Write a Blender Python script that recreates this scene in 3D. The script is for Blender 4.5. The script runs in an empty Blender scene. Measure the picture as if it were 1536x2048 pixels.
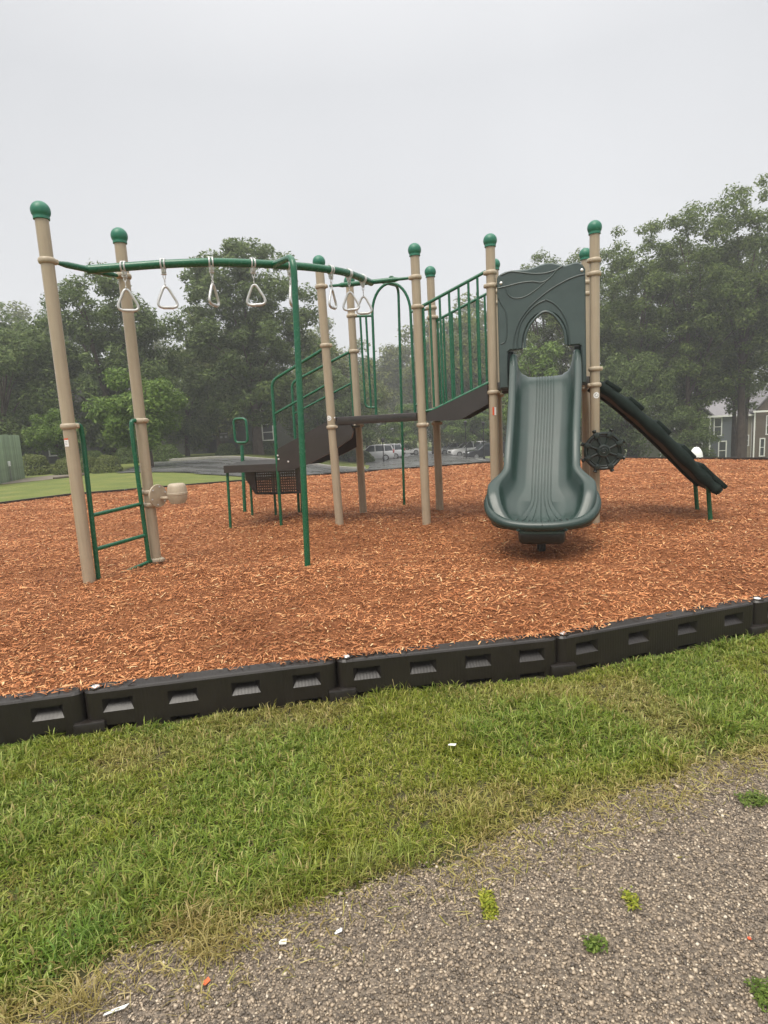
import bpy, bmesh, math, random
import numpy as np
from mathutils import Vector, Matrix, Euler

R = math.radians
random.seed(7)
rng = np.random.default_rng(11)
SC = bpy.context.scene
COL = SC.collection

# ------------------------------------------------------------------ camera
cam_d = bpy.data.cameras.new('camera')
cam = bpy.data.objects.new('camera', cam_d)
COL.objects.link(cam)
cam_d.sensor_fit = 'HORIZONTAL'
cam_d.sensor_width = 36.0
cam_d.lens = 36.0 * 1200 / 1536
cam_d.clip_start = 0.05
cam_d.clip_end = 2000
CAMZ = 1.66
cam.matrix_world = Matrix.Translation((0, 0, CAMZ)) @ Matrix.Rotation(R(90 - 8.623), 4, 'X') @ Matrix.Rotation(R(-3.156), 4, 'Z')
SC.camera = cam

# ------------------------------------------------------------------ sky
world = bpy.data.worlds.new('World')
SC.world = world
world.use_nodes = True
wn, wl = world.node_tree.nodes, world.node_tree.links
wn.clear()
SUN_EL, SUN_AZ = R(62), R(205)          # behind the camera, high
w_out = wn.new('ShaderNodeOutputWorld')
w_bg = wn.new('ShaderNodeBackground')
w_bg.inputs['Strength'].default_value = 1.0
w_sky = wn.new('ShaderNodeTexSky')
w_sky.sky_type = 'NISHITA'
w_sky.sun_disc = False
w_sky.sun_elevation = SUN_EL
w_sky.sun_rotation = SUN_AZ
w_tc = wn.new('ShaderNodeTexCoord')
w_sep = wn.new('ShaderNodeSeparateXYZ')
w_ramp = wn.new('ShaderNodeValToRGB')    # overcast cloud deck
w_ramp.color_ramp.elements[0].position = 0.0
w_ramp.color_ramp.elements[0].color = (0.435, 0.435, 0.437, 1)
w_ramp.color_ramp.elements[1].position = 1.0
w_ramp.color_ramp.elements[1].color = (1.45, 1.42, 1.36, 1)
_e = w_ramp.color_ramp.elements.new(0.45)
_e.color = (0.372, 0.375, 0.382, 1)
_e = w_ramp.color_ramp.elements.new(0.58)
_e.color = (0.44, 0.44, 0.445, 1)
_e = w_ramp.color_ramp.elements.new(0.76)
_e.color = (0.95, 0.94, 0.92, 1)
w_noise = wn.new('ShaderNodeTexNoise')
w_noise.inputs['Scale'].default_value = 1.3
w_noise.inputs['Detail'].default_value = 3
w_noise.inputs['Roughness'].default_value = 0.45
w_mr = wn.new('ShaderNodeMapRange')
w_mr.inputs['To Min'].default_value = 0.76
w_mr.inputs['To Max'].default_value = 1.24
w_mul = wn.new('ShaderNodeVectorMath')
w_mul.operation = 'SCALE'
w_skys = wn.new('ShaderNodeVectorMath')
w_skys.operation = 'SCALE'
w_skys.inputs['Scale'].default_value = 0.1
w_mix = wn.new('ShaderNodeMix')
w_mix.data_type = 'RGBA'
w_mix.inputs['Factor'].default_value = 0.06
wl.new(w_tc.outputs['Generated'], w_sep.inputs[0])
wl.new(w_sep.outputs['Z'], w_ramp.inputs['Fac'])
wl.new(w_tc.outputs['Generated'], w_noise.inputs['Vector'])
wl.new(w_noise.outputs['Fac'], w_mr.inputs['Value'])
wl.new(w_ramp.outputs['Color'], w_mul.inputs[0])
wl.new(w_mr.outputs['Result'], w_mul.inputs['Scale'])
wl.new(w_sky.outputs['Color'], w_skys.inputs[0])
wl.new(w_mul.outputs['Vector'], w_mix.inputs['A'])
wl.new(w_skys.outputs['Vector'], w_mix.inputs['B'])
wl.new(w_mix.outputs['Result'], w_bg.inputs['Color'])
wl.new(w_bg.outputs['Background'], w_out.inputs['Surface'])

# ------------------------------------------------------------------ sun (overcast)
sun_d = bpy.data.lights.new('sun', 'SUN')
sun_d.energy = 1.5
sun_d.angle = R(34)
sun_d.color = (1.0, 0.94, 0.84)
sun = bpy.data.objects.new('sun', sun_d)
COL.objects.link(sun)
sd = Vector((math.sin(SUN_AZ) * math.cos(SUN_EL), math.cos(SUN_AZ) * math.cos(SUN_EL), math.sin(SUN_EL)))
sun.rotation_euler = sd.to_track_quat('Z', 'Y').to_euler()

# ------------------------------------------------------------------ exposure / render settings
SC.view_settings.view_transform = 'Standard'
SC.view_settings.look = 'None'
SC.view_settings.exposure = 1.0
SC.view_settings.gamma = 1.0
SC.view_settings.use_curve_mapping = False
SC.cycles.use_denoising = True
SC.cycles.max_bounces = 6
SC.cycles.diffuse_bounces = 3
SC.cycles.glossy_bounces = 3
SC.cycles.transmission_bounces = 3
SC.cycles.transparent_max_bounces = 8
SC.cycles.volume_bounces = 0
SC.cycles.caustics_reflective = False
SC.cycles.caustics_refractive = False


# ================================================================== helpers
def tag(o, label=None, cat=None, group=None, kind=None):
    if label: o['label'] = label
    if cat: o['category'] = cat
    if group: o['group'] = group
    if kind: o['kind'] = kind
    return o


def empty(name, loc=(0, 0, 0), rz=0.0, label=None, cat=None, group=None):
    o = bpy.data.objects.new(name, None)
    o.empty_display_size = 0.2
    COL.objects.link(o)
    o.location = loc
    o.rotation_euler = (0, 0, rz)
    return tag(o, label, cat, group)


def inst(me, name, parent=None, M=None, mat=None):
    o = bpy.data.objects.new(name, me)
    COL.objects.link(o)
    if parent: o.parent = parent
    if M is not None: o.matrix_local = M
    return o


def copy_tree(o, parent=None):
    c = o.copy()
    COL.objects.link(c)
    if parent: c.parent = parent
    for ch in list(o.children): copy_tree(ch, c)
    return c


_bb = {}


def bevel_box(size, bev, seg=2):
    key = (tuple(round(s, 4) for s in size), round(bev, 4), seg)
    if key not in _bb:
        bm = bmesh.new()
        bmesh.ops.create_cube(bm, size=1.0)
        for v in bm.verts:
            v.co = Vector((v.co.x * size[0], v.co.y * size[1], v.co.z * size[2]))
        if bev > 0:
            bmesh.ops.bevel(bm, geom=bm.edges[:], offset=bev, segments=seg, affect='EDGES', profile=0.5)
        bm.verts.index_update()
        _bb[key] = ([v.co.copy() for v in bm.verts], [[v.index for v in f.verts] for f in bm.faces])
        bm.free()
    return _bb[key]


class MB:
    def __init__(s):
        s.v, s.f = [], []

    def add(s, verts, faces, M=None):
        o = len(s.v)
        for p in verts:
            p = Vector(p)
            s.v.append(M @ p if M is not None else p)
        for f in faces: s.f.append([i + o for i in f])
        return s

    def box(s, c, size, bev=0.0, rot=None, seg=2):
        v, f = bevel_box(size, bev, seg)
        M = Matrix.Translation(c)
        if rot is not None: M = M @ (rot.to_4x4() if hasattr(rot, 'to_4x4') else rot)
        return s.add(v, f, M)

    def tube(s, pts, r, seg=12, closed=False, cap=True, flat=None):
        pts = [Vector(p) for p in pts]
        n = len(pts)
        rs = r if isinstance(r, (list, tuple)) else [r] * n
        tang = []
        for i in range(n):
            a = pts[(i - 1) % n] if (closed or i > 0) else pts[i]
            b = pts[(i + 1) % n] if (closed or i < n - 1) else pts[i]
            t = b - a
            tang.append(t.normalized() if t.length > 1e-9 else Vector((0, 0, 1)))
        up = Vector((0, 0, 1)) if abs(tang[0].z) < 0.9 else Vector((0, 1, 0))
        nrm = (up - tang[0] * up.dot(tang[0])).normalized()
        V, Fc = [], []
        for i in range(n):
            t = tang[i]
            nrm = (nrm - t * nrm.dot(t))
            nrm = nrm.normalized() if nrm.length > 1e-6 else t.orthogonal().normalized()
            bn = t.cross(nrm)
            for k in range(seg):
                a = 2 * math.pi * k / seg
                V.append(pts[i] + nrm * (math.cos(a) * rs[i]) + bn * (math.sin(a) * rs[i] * (flat or 1)))
        m = n if closed else n - 1
        for i in range(m):
            for k in range(seg):
                a, b = i * seg + k, i * seg + (k + 1) % seg
                c, d = ((i + 1) % n) * seg + (k + 1) % seg, ((i + 1) % n) * seg + k
                Fc.append([a, b, c, d])
        if cap and not closed:
            Fc.append(list(range(seg))[::-1])
            Fc.append([(n - 1) * seg + k for k in range(seg)])
        return s.add(V, Fc)

    def lathe(s, prof, seg=20, M=None):
        V, Fc = [], []
        n = len(prof)
        for (r, z) in prof:
            for k in range(seg):
                a = 2 * math.pi * k / seg
                V.append((r * math.cos(a), r * math.sin(a), z))
        for i in range(n - 1):
            for k in range(seg):
                Fc.append([i * seg + k, i * seg + (k + 1) % seg, (i + 1) * seg + (k + 1) % seg, (i + 1) * seg + k])
        Fc.append(list(range(seg))[::-1])
        Fc.append([(n - 1) * seg + k for k in range(seg)])
        return s.add(V, Fc, M)

    def prism(s, poly, fn, t0, t1):
        """poly: 2-D outline, fn(u, w, t) -> 3-D point"""
        n = len(poly)
        V = [fn(u, w, t0) for u, w in poly] + [fn(u, w, t1) for u, w in poly]
        Fc = [list(range(n))[::-1], [n + i for i in range(n)]]
        for i in range(n):
            j = (i + 1) % n
            Fc.append([i, j, n + j, n + i])
        return s.add(V, Fc)

    def mesh(s, name, mat, smooth=38):
        me = bpy.data.meshes.new(name)
        me.from_pydata([tuple(p) for p in s.v], [], s.f)
        me.materials.append(mat)
        bm = bmesh.new()
        bm.from_mesh(me)
        bmesh.ops.recalc_face_normals(bm, faces=bm.faces[:])
        bm.to_mesh(me)
        bm.free()
        if smooth:
            me.polygons.foreach_set('use_smooth', [True] * len(me.polygons))
            me.set_sharp_from_angle(angle=R(smooth))
        me.update()
        return me

    def build(s, name, mat, parent=None, smooth=38):
        return inst(s.mesh(name, mat, smooth), name, parent)


def mesh_np(name, V, loops, starts, mat, smooth=False, attrs=None):
    me = bpy.data.meshes.new(name)
    V = np.ascontiguousarray(V, dtype=np.float32)
    me.vertices.add(len(V))
    me.vertices.foreach_set('co', V.ravel())
    me.loops.add(len(loops))
    me.loops.foreach_set('vertex_index', np.ascontiguousarray(loops, dtype=np.int32))
    me.polygons.add(len(starts))
    me.polygons.foreach_set('loop_start', np.ascontiguousarray(starts, dtype=np.int32))
    if smooth: me.polygons.foreach_set('use_smooth', np.ones(len(starts), dtype=bool))
    for k, a in (attrs or {}).items():
        at = me.attributes.new(k, 'FLOAT', 'POINT')
        at.data.foreach_set('value', np.ascontiguousarray(a, dtype=np.float32))
    me.update(calc_edges=True)
    me.materials.append(mat)
    return me


def catmull(pts, n=8):
    P = [Vector(p) for p in pts]
    P = [P[0] * 2 - P[1]] + P + [P[-1] * 2 - P[-2]]
    out = []
    for i in range(1, len(P) - 2):
        for k in range(n):
            t = k / n
            a, b, c, d = P[i - 1], P[i], P[i + 1], P[i + 2]
            out.append(0.5 * ((2 * b) + (c - a) * t + (2 * a - 5 * b + 4 * c - d) * t * t + (3 * b - a - 3 * c + d) * t ** 3))
    out.append(P[-2])
    return out


def fillet(pts, r, n=6, closed=False):
    P = [Vector(p) for p in pts]
    out = []
    m = len(P)
    for i in range(m):
        if not closed and i in (0, m - 1):
            out.append(P[i])
            continue
        a, b, c = P[(i - 1) % m], P[i], P[(i + 1) % m]
        d1, d2 = (a - b), (c - b)
        rr = min(r, d1.length * 0.48, d2.length * 0.48)
        p, q = b + d1.normalized() * rr, b + d2.normalized() * rr
        for k in range(n + 1):
            t = k / n
            out.append(p * (1 - t) ** 2 + b * (2 * t * (1 - t)) + q * t * t)
    return out


def sm(a, b, t):
    t = np.clip((np.asarray(t, float) - a) / (b - a), 0, 1)
    return t * t * (3 - 2 * t)


def vnoise(x, y, seed=0):
    """smooth value noise, about -1..1"""
    x, y = np.asarray(x, float), np.asarray(y, float)
    xi, yi = np.floor(x), np.floor(y)
    fx, fy = x - xi, y - yi
    fx, fy = fx * fx * (3 - 2 * fx), fy * fy * (3 - 2 * fy)

    def hsh(i, j):
        n = np.sin(i * 127.1 + j * 311.7 + seed * 74.7) * 43758.5453
        return (n - np.floor(n)) * 2 - 1
    return (hsh(xi, yi) * (1 - fx) + hsh(xi + 1, yi) * fx) * (1 - fy) + (hsh(xi, yi + 1) * (1 - fx) + hsh(xi + 1, yi + 1) * fx) * fy


# ------------------------------------------------------------------ materials
def nodes(name):
    m = bpy.data.materials.new(name)
    m.use_nodes = True
    nt = m.node_tree
    return m, nt, nt.nodes['Principled BSDF']


def ramp(nt, stops):
    r = nt.nodes.new('ShaderNodeValToRGB')
    el = r.color_ramp.elements
    while len(el) > 1: el.remove(el[-1])
    for i, (p, c) in enumerate(stops):
        e = el[0] if i == 0 else el.new(p)
        e.position = p
        e.color = (*c, 1)
    return r


def noise(nt, scale, detail=4, rough=0.55, coord='Object'):
    tc = nt.nodes.new('ShaderNodeTexCoord')
    n = nt.nodes.new('ShaderNodeTexNoise')
    n.inputs['Scale'].default_value = scale
    n.inputs['Detail'].default_value = detail
    n.inputs['Roughness'].default_value = rough
    nt.links.new(tc.outputs[coord], n.inputs['Vector'])
    return n


def bump(nt, bsdf, src, strength, dist=0.01):
    b = nt.nodes.new('ShaderNodeBump')
    b.inputs['Strength'].default_value = strength
    b.inputs['Distance'].default_value = dist
    nt.links.new(src, b.inputs['Height'])
    nt.links.new(b.outputs['Normal'], bsdf.inputs['Normal'])


def paint(name, col, rough=0.4, var=0.12, scale=6, bmp=0.05, bscale=60, metal=0.0, coat=0.0, rvar=0.12):
    m, nt, b = nodes(name)
    n = noise(nt, scale, 5, 0.6)
    lo = tuple(c * (1 - var) for c in col)
    hi = tuple(min(1, c * (1 + var)) for c in col)
    rp = ramp(nt, [(0.3, lo), (0.7, hi)])
    nt.links.new(n.outputs['Fac'], rp.inputs['Fac'])
    nt.links.new(rp.outputs['Color'], b.inputs['Base Color'])
    mr = nt.nodes.new('ShaderNodeMapRange')
    mr.inputs['To Min'].default_value = max(0.03, rough - rvar)
    mr.inputs['To Max'].default_value = min(1, rough + rvar)
    n2 = noise(nt, scale * 3.7, 4, 0.6)
    nt.links.new(n2.outputs['Fac'], mr.inputs['Value'])
    nt.links.new(mr.outputs['Result'], b.inputs['Roughness'])
    b.inputs['Metallic'].default_value = metal
    b.inputs['Coat Weight'].default_value = coat
    if bmp: bump(nt, b, noise(nt, bscale, 3).outputs['Fac'], bmp, 0.004)
    return m


M_TAN = paint('tan powder coat', (0.375, 0.308, 0.220), 0.34, 0.07, 3, 0.04, 120)
_tn = M_TAN.node_tree
_tb = _tn.nodes['Principled BSDF']
_tt = _tn.nodes.new('ShaderNodeTexCoord')
_tm = _tn.nodes.new('ShaderNodeMapping')
_tm.inputs['Scale'].default_value = (1, 1, .06)
_tz = _tn.nodes.new('ShaderNodeTexNoise')
_tz.inputs['Scale'].default_value = 42
_tz.inputs['Detail'].default_value = 4
_tr = ramp(_tn, [(.36, (.91, .90, .89)), (.60, (1, 1, 1))])
_tx = _tn.nodes.new('ShaderNodeMix')
_tx.data_type, _tx.blend_type = 'RGBA', 'MULTIPLY'
_tx.inputs['Factor'].default_value = 1
_tn.links.new(_tt.outputs['Object'], _tm.inputs['Vector'])
_tn.links.new(_tm.outputs['Vector'], _tz.inputs['Vector'])
_tn.links.new(_tz.outputs['Fac'], _tr.inputs['Fac'])
_tn.links.new(_tb.inputs['Base Color'].links[0].from_socket, _tx.inputs['A'])
_tn.links.new(_tr.outputs['Color'], _tx.inputs['B'])
_tn.links.new(_tx.outputs['Result'], _tb.inputs['Base Color'])
M_TANC = paint('tan clamp', (0.40, 0.332, 0.242), 0.42, 0.10, 20, 0.05, 120)
M_GREEN = paint('green powder coat', (0.010, 0.105, 0.050), 0.26, 0.10, 5, 0.03, 140)
M_CAP = paint('green cap plastic', (0.016, 0.150, 0.090), 0.42, 0.10, 9, 0.06, 90)
M_BROWN = paint('brown deck coating', (0.031, 0.026, 0.024), 0.42, 0.16, 8, 0.25, 160, coat=.2)
M_SLIDE = paint('dark green moulded plastic', (0.014, 0.034, 0.028), 0.34, 0.14, 4, 0.10, 220, coat=.1)
M_PANEL = paint('grey green moulded plastic', (0.052, 0.076, 0.074), 0.36, 0.12, 4, 0.10, 220)
M_PANEL2 = paint('dark moulded ridge', (0.036, 0.055, 0.054), 0.42, 0.12, 4, 0.10, 220)
M_BLACKG = paint('black green plastic', (0.016, 0.024, 0.021), 0.33, 0.18, 10, 0.10, 200)
M_CLIMB = paint('matt black green plastic', (0.014, 0.021, 0.018), 0.55, 0.18, 10, 0.10, 200)
M_CLIMB.node_tree.nodes['Principled BSDF'].inputs['Specular IOR Level'].default_value = .06
M_GALV = paint('galvanised steel', (0.56, 0.56, 0.56), 0.36, 0.10, 40, 0.06, 200, metal=0.35)
M_STICK = paint('white sticker', (0.78, 0.78, 0.76), 0.4, 0.02, 9, 0)
M_RED = paint('orange red print', (0.62, 0.09, 0.03), 0.4, 0.05, 9, 0)
M_GREYP = paint('grey print', (0.2, 0.2, 0.2), 0.5, 0.05, 9, 0)
M_BORDER = paint('black brown border plastic', (0.0165, 0.0130, 0.0108), 0.42, 0.22, 5, 0, 70, coat=.06)
_bn = M_BORDER.node_tree
_bt = _bn.nodes.new('ShaderNodeTexCoord')
_bw = _bn.nodes.new('ShaderNodeTexWave')
_bw.wave_type, _bw.bands_direction = 'BANDS', 'X'
_bw.inputs['Scale'].default_value = 16
_bw.inputs['Distortion'].default_value = 1.5
_bw.inputs['Detail'].default_value = 2
_bn.links.new(_bt.outputs['Object'], _bw.inputs['Vector'])
bump(_bn, _bn.nodes['Principled BSDF'], _bw.outputs['Fac'], .14, .003)
M_BOLT = paint('bright bolt', (0.75, 0.75, 0.74), 0.35, 0.05, 30, 0, metal=0.5)
M_WHITE = paint('white paint', (0.78, 0.78, 0.76), 0.5, 0.04, 5, 0.03, 60)
M_BARK = paint('bark', (0.085, 0.062, 0.046), 0.85, 0.35, 4, 0.8, 18)
M_FENCE = paint('green fence stain', (0.215, 0.285, 0.185), 0.6, 0.18, 3, 0.3, 40)
_fn = M_FENCE.node_tree
_oi = _fn.nodes.new('ShaderNodeObjectInfo')
_hs = _fn.nodes.new('ShaderNodeHueSaturation')
_mr = _fn.nodes.new('ShaderNodeMapRange')
_mr.inputs['To Min'].default_value = .72
_mr.inputs['To Max'].default_value = 1.15
_fb = _fn.nodes['Principled BSDF']
_src = _fb.inputs['Base Color'].links[0].from_socket
_fn.links.new(_oi.outputs['Random'], _mr.inputs['Value'])
_fn.links.new(_mr.outputs['Result'], _hs.inputs['Value'])
_fn.links.new(_src, _hs.inputs['Color'])
_fn.links.new(_hs.outputs['Color'], _fb.inputs['Base Color'])
M_ROOF = paint('grey shingles', (0.20, 0.19, 0.20), 0.7, 0.2, 6, 0.4, 9)
M_ROOFD = paint('dark shingles', (0.06, 0.057, 0.055), 0.7, 0.2, 6, 0.4, 9)
M_GLASS = paint('dark window glass', (0.035, 0.042, 0.047), 0.08, 0.2, 2, 0)
M_TYRE = paint('tyre', (0.012, 0.012, 0.012), 0.75, 0.2, 8, 0)
M_RIM = paint('alloy rim', (0.55, 0.56, 0.57), 0.3, 0.1, 8, 0, metal=0.7)
M_TAIL = paint('tail lamp', (0.42, 0.012, 0.01), 0.15, 0.1, 8, 0)
M_HEAD = paint('head lamp', (0.75, 0.76, 0.77), 0.12, 0.05, 8, 0)
M_POLE = paint('black pole', (0.012, 0.012, 0.012), 0.4, 0.1, 8, 0)
M_CONC = paint('concrete', (0.30, 0.285, 0.26), 0.8, 0.18, 5, 0.4, 30)


def siding(name, col):
    m = paint(name, col, 0.62, 0.08, 0.8, 0)
    nt = m.node_tree
    b = nt.nodes['Principled BSDF']
    tc = nt.nodes.new('ShaderNodeTexCoord')
    w = nt.nodes.new('ShaderNodeTexWave')
    w.wave_type, w.bands_direction, w.wave_profile = 'BANDS', 'Z', 'SAW'
    w.inputs['Scale'].default_value = 1.6
    nt.links.new(tc.outputs['Object'], w.inputs['Vector'])
    bump(nt, b, w.outputs['Fac'], 0.8, 0.03)
    return m


def leafmat(name, stops, trans=0.3, rough=0.45):
    m, nt, b = nodes(name)
    g = nt.nodes.new('ShaderNodeNewGeometry')
    rp = ramp(nt, stops)
    nt.links.new(g.outputs['Random Per Island'], rp.inputs['Fac'])
    nt.links.new(rp.outputs['Color'], b.inputs['Base Color'])
    b.inputs['Roughness'].default_value = rough
    b.inputs['Specular IOR Level'].default_value = .14
    tr = nt.nodes.new('ShaderNodeBsdfTranslucent')
    nt.links.new(rp.outputs['Color'], tr.inputs['Color'])
    mx = nt.nodes.new('ShaderNodeMixShader')
    mx.inputs['Fac'].default_value = trans
    nt.links.new(b.outputs['BSDF'], mx.inputs[1])
    nt.links.new(tr.outputs['BSDF'], mx.inputs[2])
    nt.links.new(mx.outputs['Shader'], nt.nodes['Material Output'].inputs['Surface'])
    return m


L_DARK = leafmat('dark oak leaves', [(0, (0.062, 0.098, 0.031)), (0.5, (0.115, 0.165, 0.050)), (1, (0.20, 0.255, 0.088))], .45)
L_MID = leafmat('mid green leaves', [(0, (0.064, 0.100, 0.026)), (0.5, (0.122, 0.175, 0.044)), (1, (0.22, 0.275, 0.08))], .48)
L_BRIGHT = leafmat('bright maple leaves', [(0, (0.075, 0.135, 0.026)), (0.5, (0.125, 0.200, 0.040)), (1, (0.20, 0.28, 0.065))], 0.35)
L_OLIVE = leafmat('olive far leaves', [(0, (0.078, 0.104, 0.026)), (0.5, (0.135, 0.165, 0.044)), (1, (0.22, 0.245, 0.07))], .35)
L_BOX = leafmat('boxwood leaves', [(0, (0.085, 0.115, 0.034)), (0.6, (0.155, 0.185, 0.060)), (1, (0.26, 0.285, 0.11))], 0.3)
L_WEED = leafmat('weed leaves', [(0, (0.12, 0.16, 0.015)), (0.5, (0.24, 0.27, 0.03)), (1, (0.42, 0.40, 0.07))], 0.25)


L_WEED2 = leafmat('green weed leaves', [(0, (0.06, 0.10, 0.018)), (0.5, (0.11, 0.165, 0.03)), (1, (0.20, 0.25, 0.06))], .25)


def ground_mat():
    m, nt, b = nodes('lawn soil and turf')
    n1 = noise(nt, 0.9, 5, 0.6)
    n2 = noise(nt, 38, 4, 0.7)
    r1 = ramp(nt, [(0.30, (0.095, 0.130, 0.020)), (0.50, (0.130, 0.165, 0.026)), (0.72, (0.19, 0.195, 0.045))])
    r2 = ramp(nt, [(0.3, (0.62, 0.62, 0.55)), (0.7, (1.25, 1.2, 1.1))])
    nt.links.new(n1.outputs['Fac'], r1.inputs['Fac'])
    nt.links.new(n2.outputs['Fac'], r2.inputs['Fac'])
    mx = nt.nodes.new('ShaderNodeMix')
    mx.data_type, mx.blend_type = 'RGBA', 'MULTIPLY'
    mx.inputs['Factor'].default_value = 1
    nt.links.new(r1.outputs['Color'], mx.inputs['A'])
    nt.links.new(r2.outputs['Color'], mx.inputs['B'])
    nt.links.new(mx.outputs['Result'], b.inputs['Base Color'])
    b.inputs['Roughness'].default_value = 0.8
    bump(nt, b, n2.outputs['Fac'], 0.9, 0.03)
    return m


def soil_mat():
    m, nt, b = nodes('thatch and soil')
    n1 = noise(nt, 22, 5, 0.7)
    r1 = ramp(nt, [(0.3, (0.050, 0.045, 0.016)), (0.55, (0.085, 0.080, 0.026)), (0.8, (0.17, 0.125, 0.055))])
    nt.links.new(n1.outputs['Fac'], r1.inputs['Fac'])
    nt.links.new(r1.outputs['Color'], b.inputs['Base Color'])
    b.inputs['Roughness'].default_value = 0.9
    bump(nt, b, noise(nt, 90, 4, 0.7).outputs['Fac'], 1.0, 0.02)
    return m


def mulch_base_mat():
    m, nt, b = nodes('shredded mulch bed')
    n1 = noise(nt, 34, 6, 0.75)
    n2 = noise(nt, 0.8, 3, 0.5)
    r1 = ramp(nt, [(0.32, (0.11, 0.036, 0.013)), (0.5, (0.31, 0.118, 0.046)), (0.68, (0.49, 0.21, 0.092))])
    r2 = ramp(nt, [(0.3, (0.86, 0.82, 0.8)), (0.7, (1.08, 1.08, 1.08))])
    nt.links.new(n1.outputs['Fac'], r1.inputs['Fac'])
    nt.links.new(n2.outputs['Fac'], r2.inputs['Fac'])
    mx = nt.nodes.new('ShaderNodeMix')
    mx.data_type, mx.blend_type = 'RGBA', 'MULTIPLY'
    mx.inputs['Factor'].default_value = 1
    nt.links.new(r1.outputs['Color'], mx.inputs['A'])
    nt.links.new(r2.outputs['Color'], mx.inputs['B'])
    nt.links.new(mx.outputs['Result'], b.inputs['Base Color'])
    b.inputs['Roughness'].default_value = 0.75
    b.inputs['Specular IOR Level'].default_value = .15
    bump(nt, b, n1.outputs['Fac'], 1.0, 0.05)
    return m


def chip_mat():
    m, nt, b = nodes('wood chips')
    g = nt.nodes.new('ShaderNodeNewGeometry')
    rp = ramp(nt, [(0, (0.11, 0.034, 0.012)), (0.22, (0.32, 0.112, 0.042)), (0.55, (0.455, 0.180, 0.072)), (0.88, (0.56, 0.262, 0.118)), (0.97, (0.64, 0.37, 0.17)), (1, (0.70, 0.52, 0.30))])
    nt.links.new(g.outputs['Random Per Island'], rp.inputs['Fac'])
    nz = noise(nt, 1.15, 4, .6)
    rz_ = ramp(nt, [(.32, (.58, .52, .47)), (.50, (1.0, 1.0, .98)), (.70, (1.20, 1.20, 1.16))])
    nt.links.new(nz.outputs['Fac'], rz_.inputs['Fac'])
    mx = nt.nodes.new('ShaderNodeMix')
    mx.data_type, mx.blend_type = 'RGBA', 'MULTIPLY'
    mx.inputs['Factor'].default_value = 1
    nt.links.new(rp.outputs['Color'], mx.inputs['A'])
    nt.links.new(rz_.outputs['Color'], mx.inputs['B'])
    nt.links.new(mx.outputs['Result'], b.inputs['Base Color'])
    b.inputs['Roughness'].default_value = 0.6
    b.inputs['Specular IOR Level'].default_value = .2
    return m


def stone_mat():
    m, nt, b = nodes('gravel stones')
    g = nt.nodes.new('ShaderNodeNewGeometry')
    rp = ramp(nt, [(0, (0.075, 0.060, 0.047)), (0.2, (0.125, 0.101, 0.078)), (0.40, (0.20, 0.160, 0.119)), (0.60, (0.29, 0.226, 0.163)), (0.84, (0.39, 0.31, 0.225)), (0.965, (0.49, 0.405, 0.30)), (1, (0.64, 0.57, 0.46))])
    nt.links.new(g.outputs['Random Per Island'], rp.inputs['Fac'])
    nt.links.new(rp.outputs['Color'], b.inputs['Base Color'])
    b.inputs['Roughness'].default_value = 0.42
    return m


def gravel_base_mat():
    m, nt, b = nodes('gritty bitumen')
    tc = nt.nodes.new('ShaderNodeTexCoord')
    v = nt.nodes.new('ShaderNodeTexVoronoi')
    v.inputs['Scale'].default_value = 120
    nt.links.new(tc.outputs['Object'], v.inputs['Vector'])
    sp = nt.nodes.new('ShaderNodeSeparateColor')
    nt.links.new(v.outputs['Color'], sp.inputs[0])
    rp = ramp(nt, [(0, (0.080, 0.064, 0.049)), (0.5, (0.155, 0.124, 0.092)), (1, (0.27, 0.213, 0.158))])
    nt.links.new(sp.outputs[0], rp.inputs['Fac'])
    nt.links.new(rp.outputs['Color'], b.inputs['Base Color'])
    b.inputs['Roughness'].default_value = 0.6
    bump(nt, b, v.outputs['Distance'], 0.8, -0.01)
    return m


def asphalt_mat():
    m, nt, b = nodes('wet asphalt')
    n1 = noise(nt, 0.55, 5, 0.62)
    n2 = noise(nt, 60, 3, 0.7)
    rp = ramp(nt, [(0.3, (0.085, 0.085, 0.086)), (0.7, (0.13, 0.13, 0.128))])
    nt.links.new(n1.outputs['Fac'], rp.inputs['Fac'])
    nt.links.new(rp.outputs['Color'], b.inputs['Base Color'])
    rr = ramp(nt, [(0.40, (0.18, 0.18, 0.18)), (0.60, (0.40, 0.40, 0.40))])
    nt.links.new(n1.outputs['Fac'], rr.inputs['Fac'])
    nt.links.new(rr.outputs['Color'], b.inputs['Roughness'])
    bump(nt, b, n2.outputs['Fac'], 0.10, 0.01)
    return m


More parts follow.
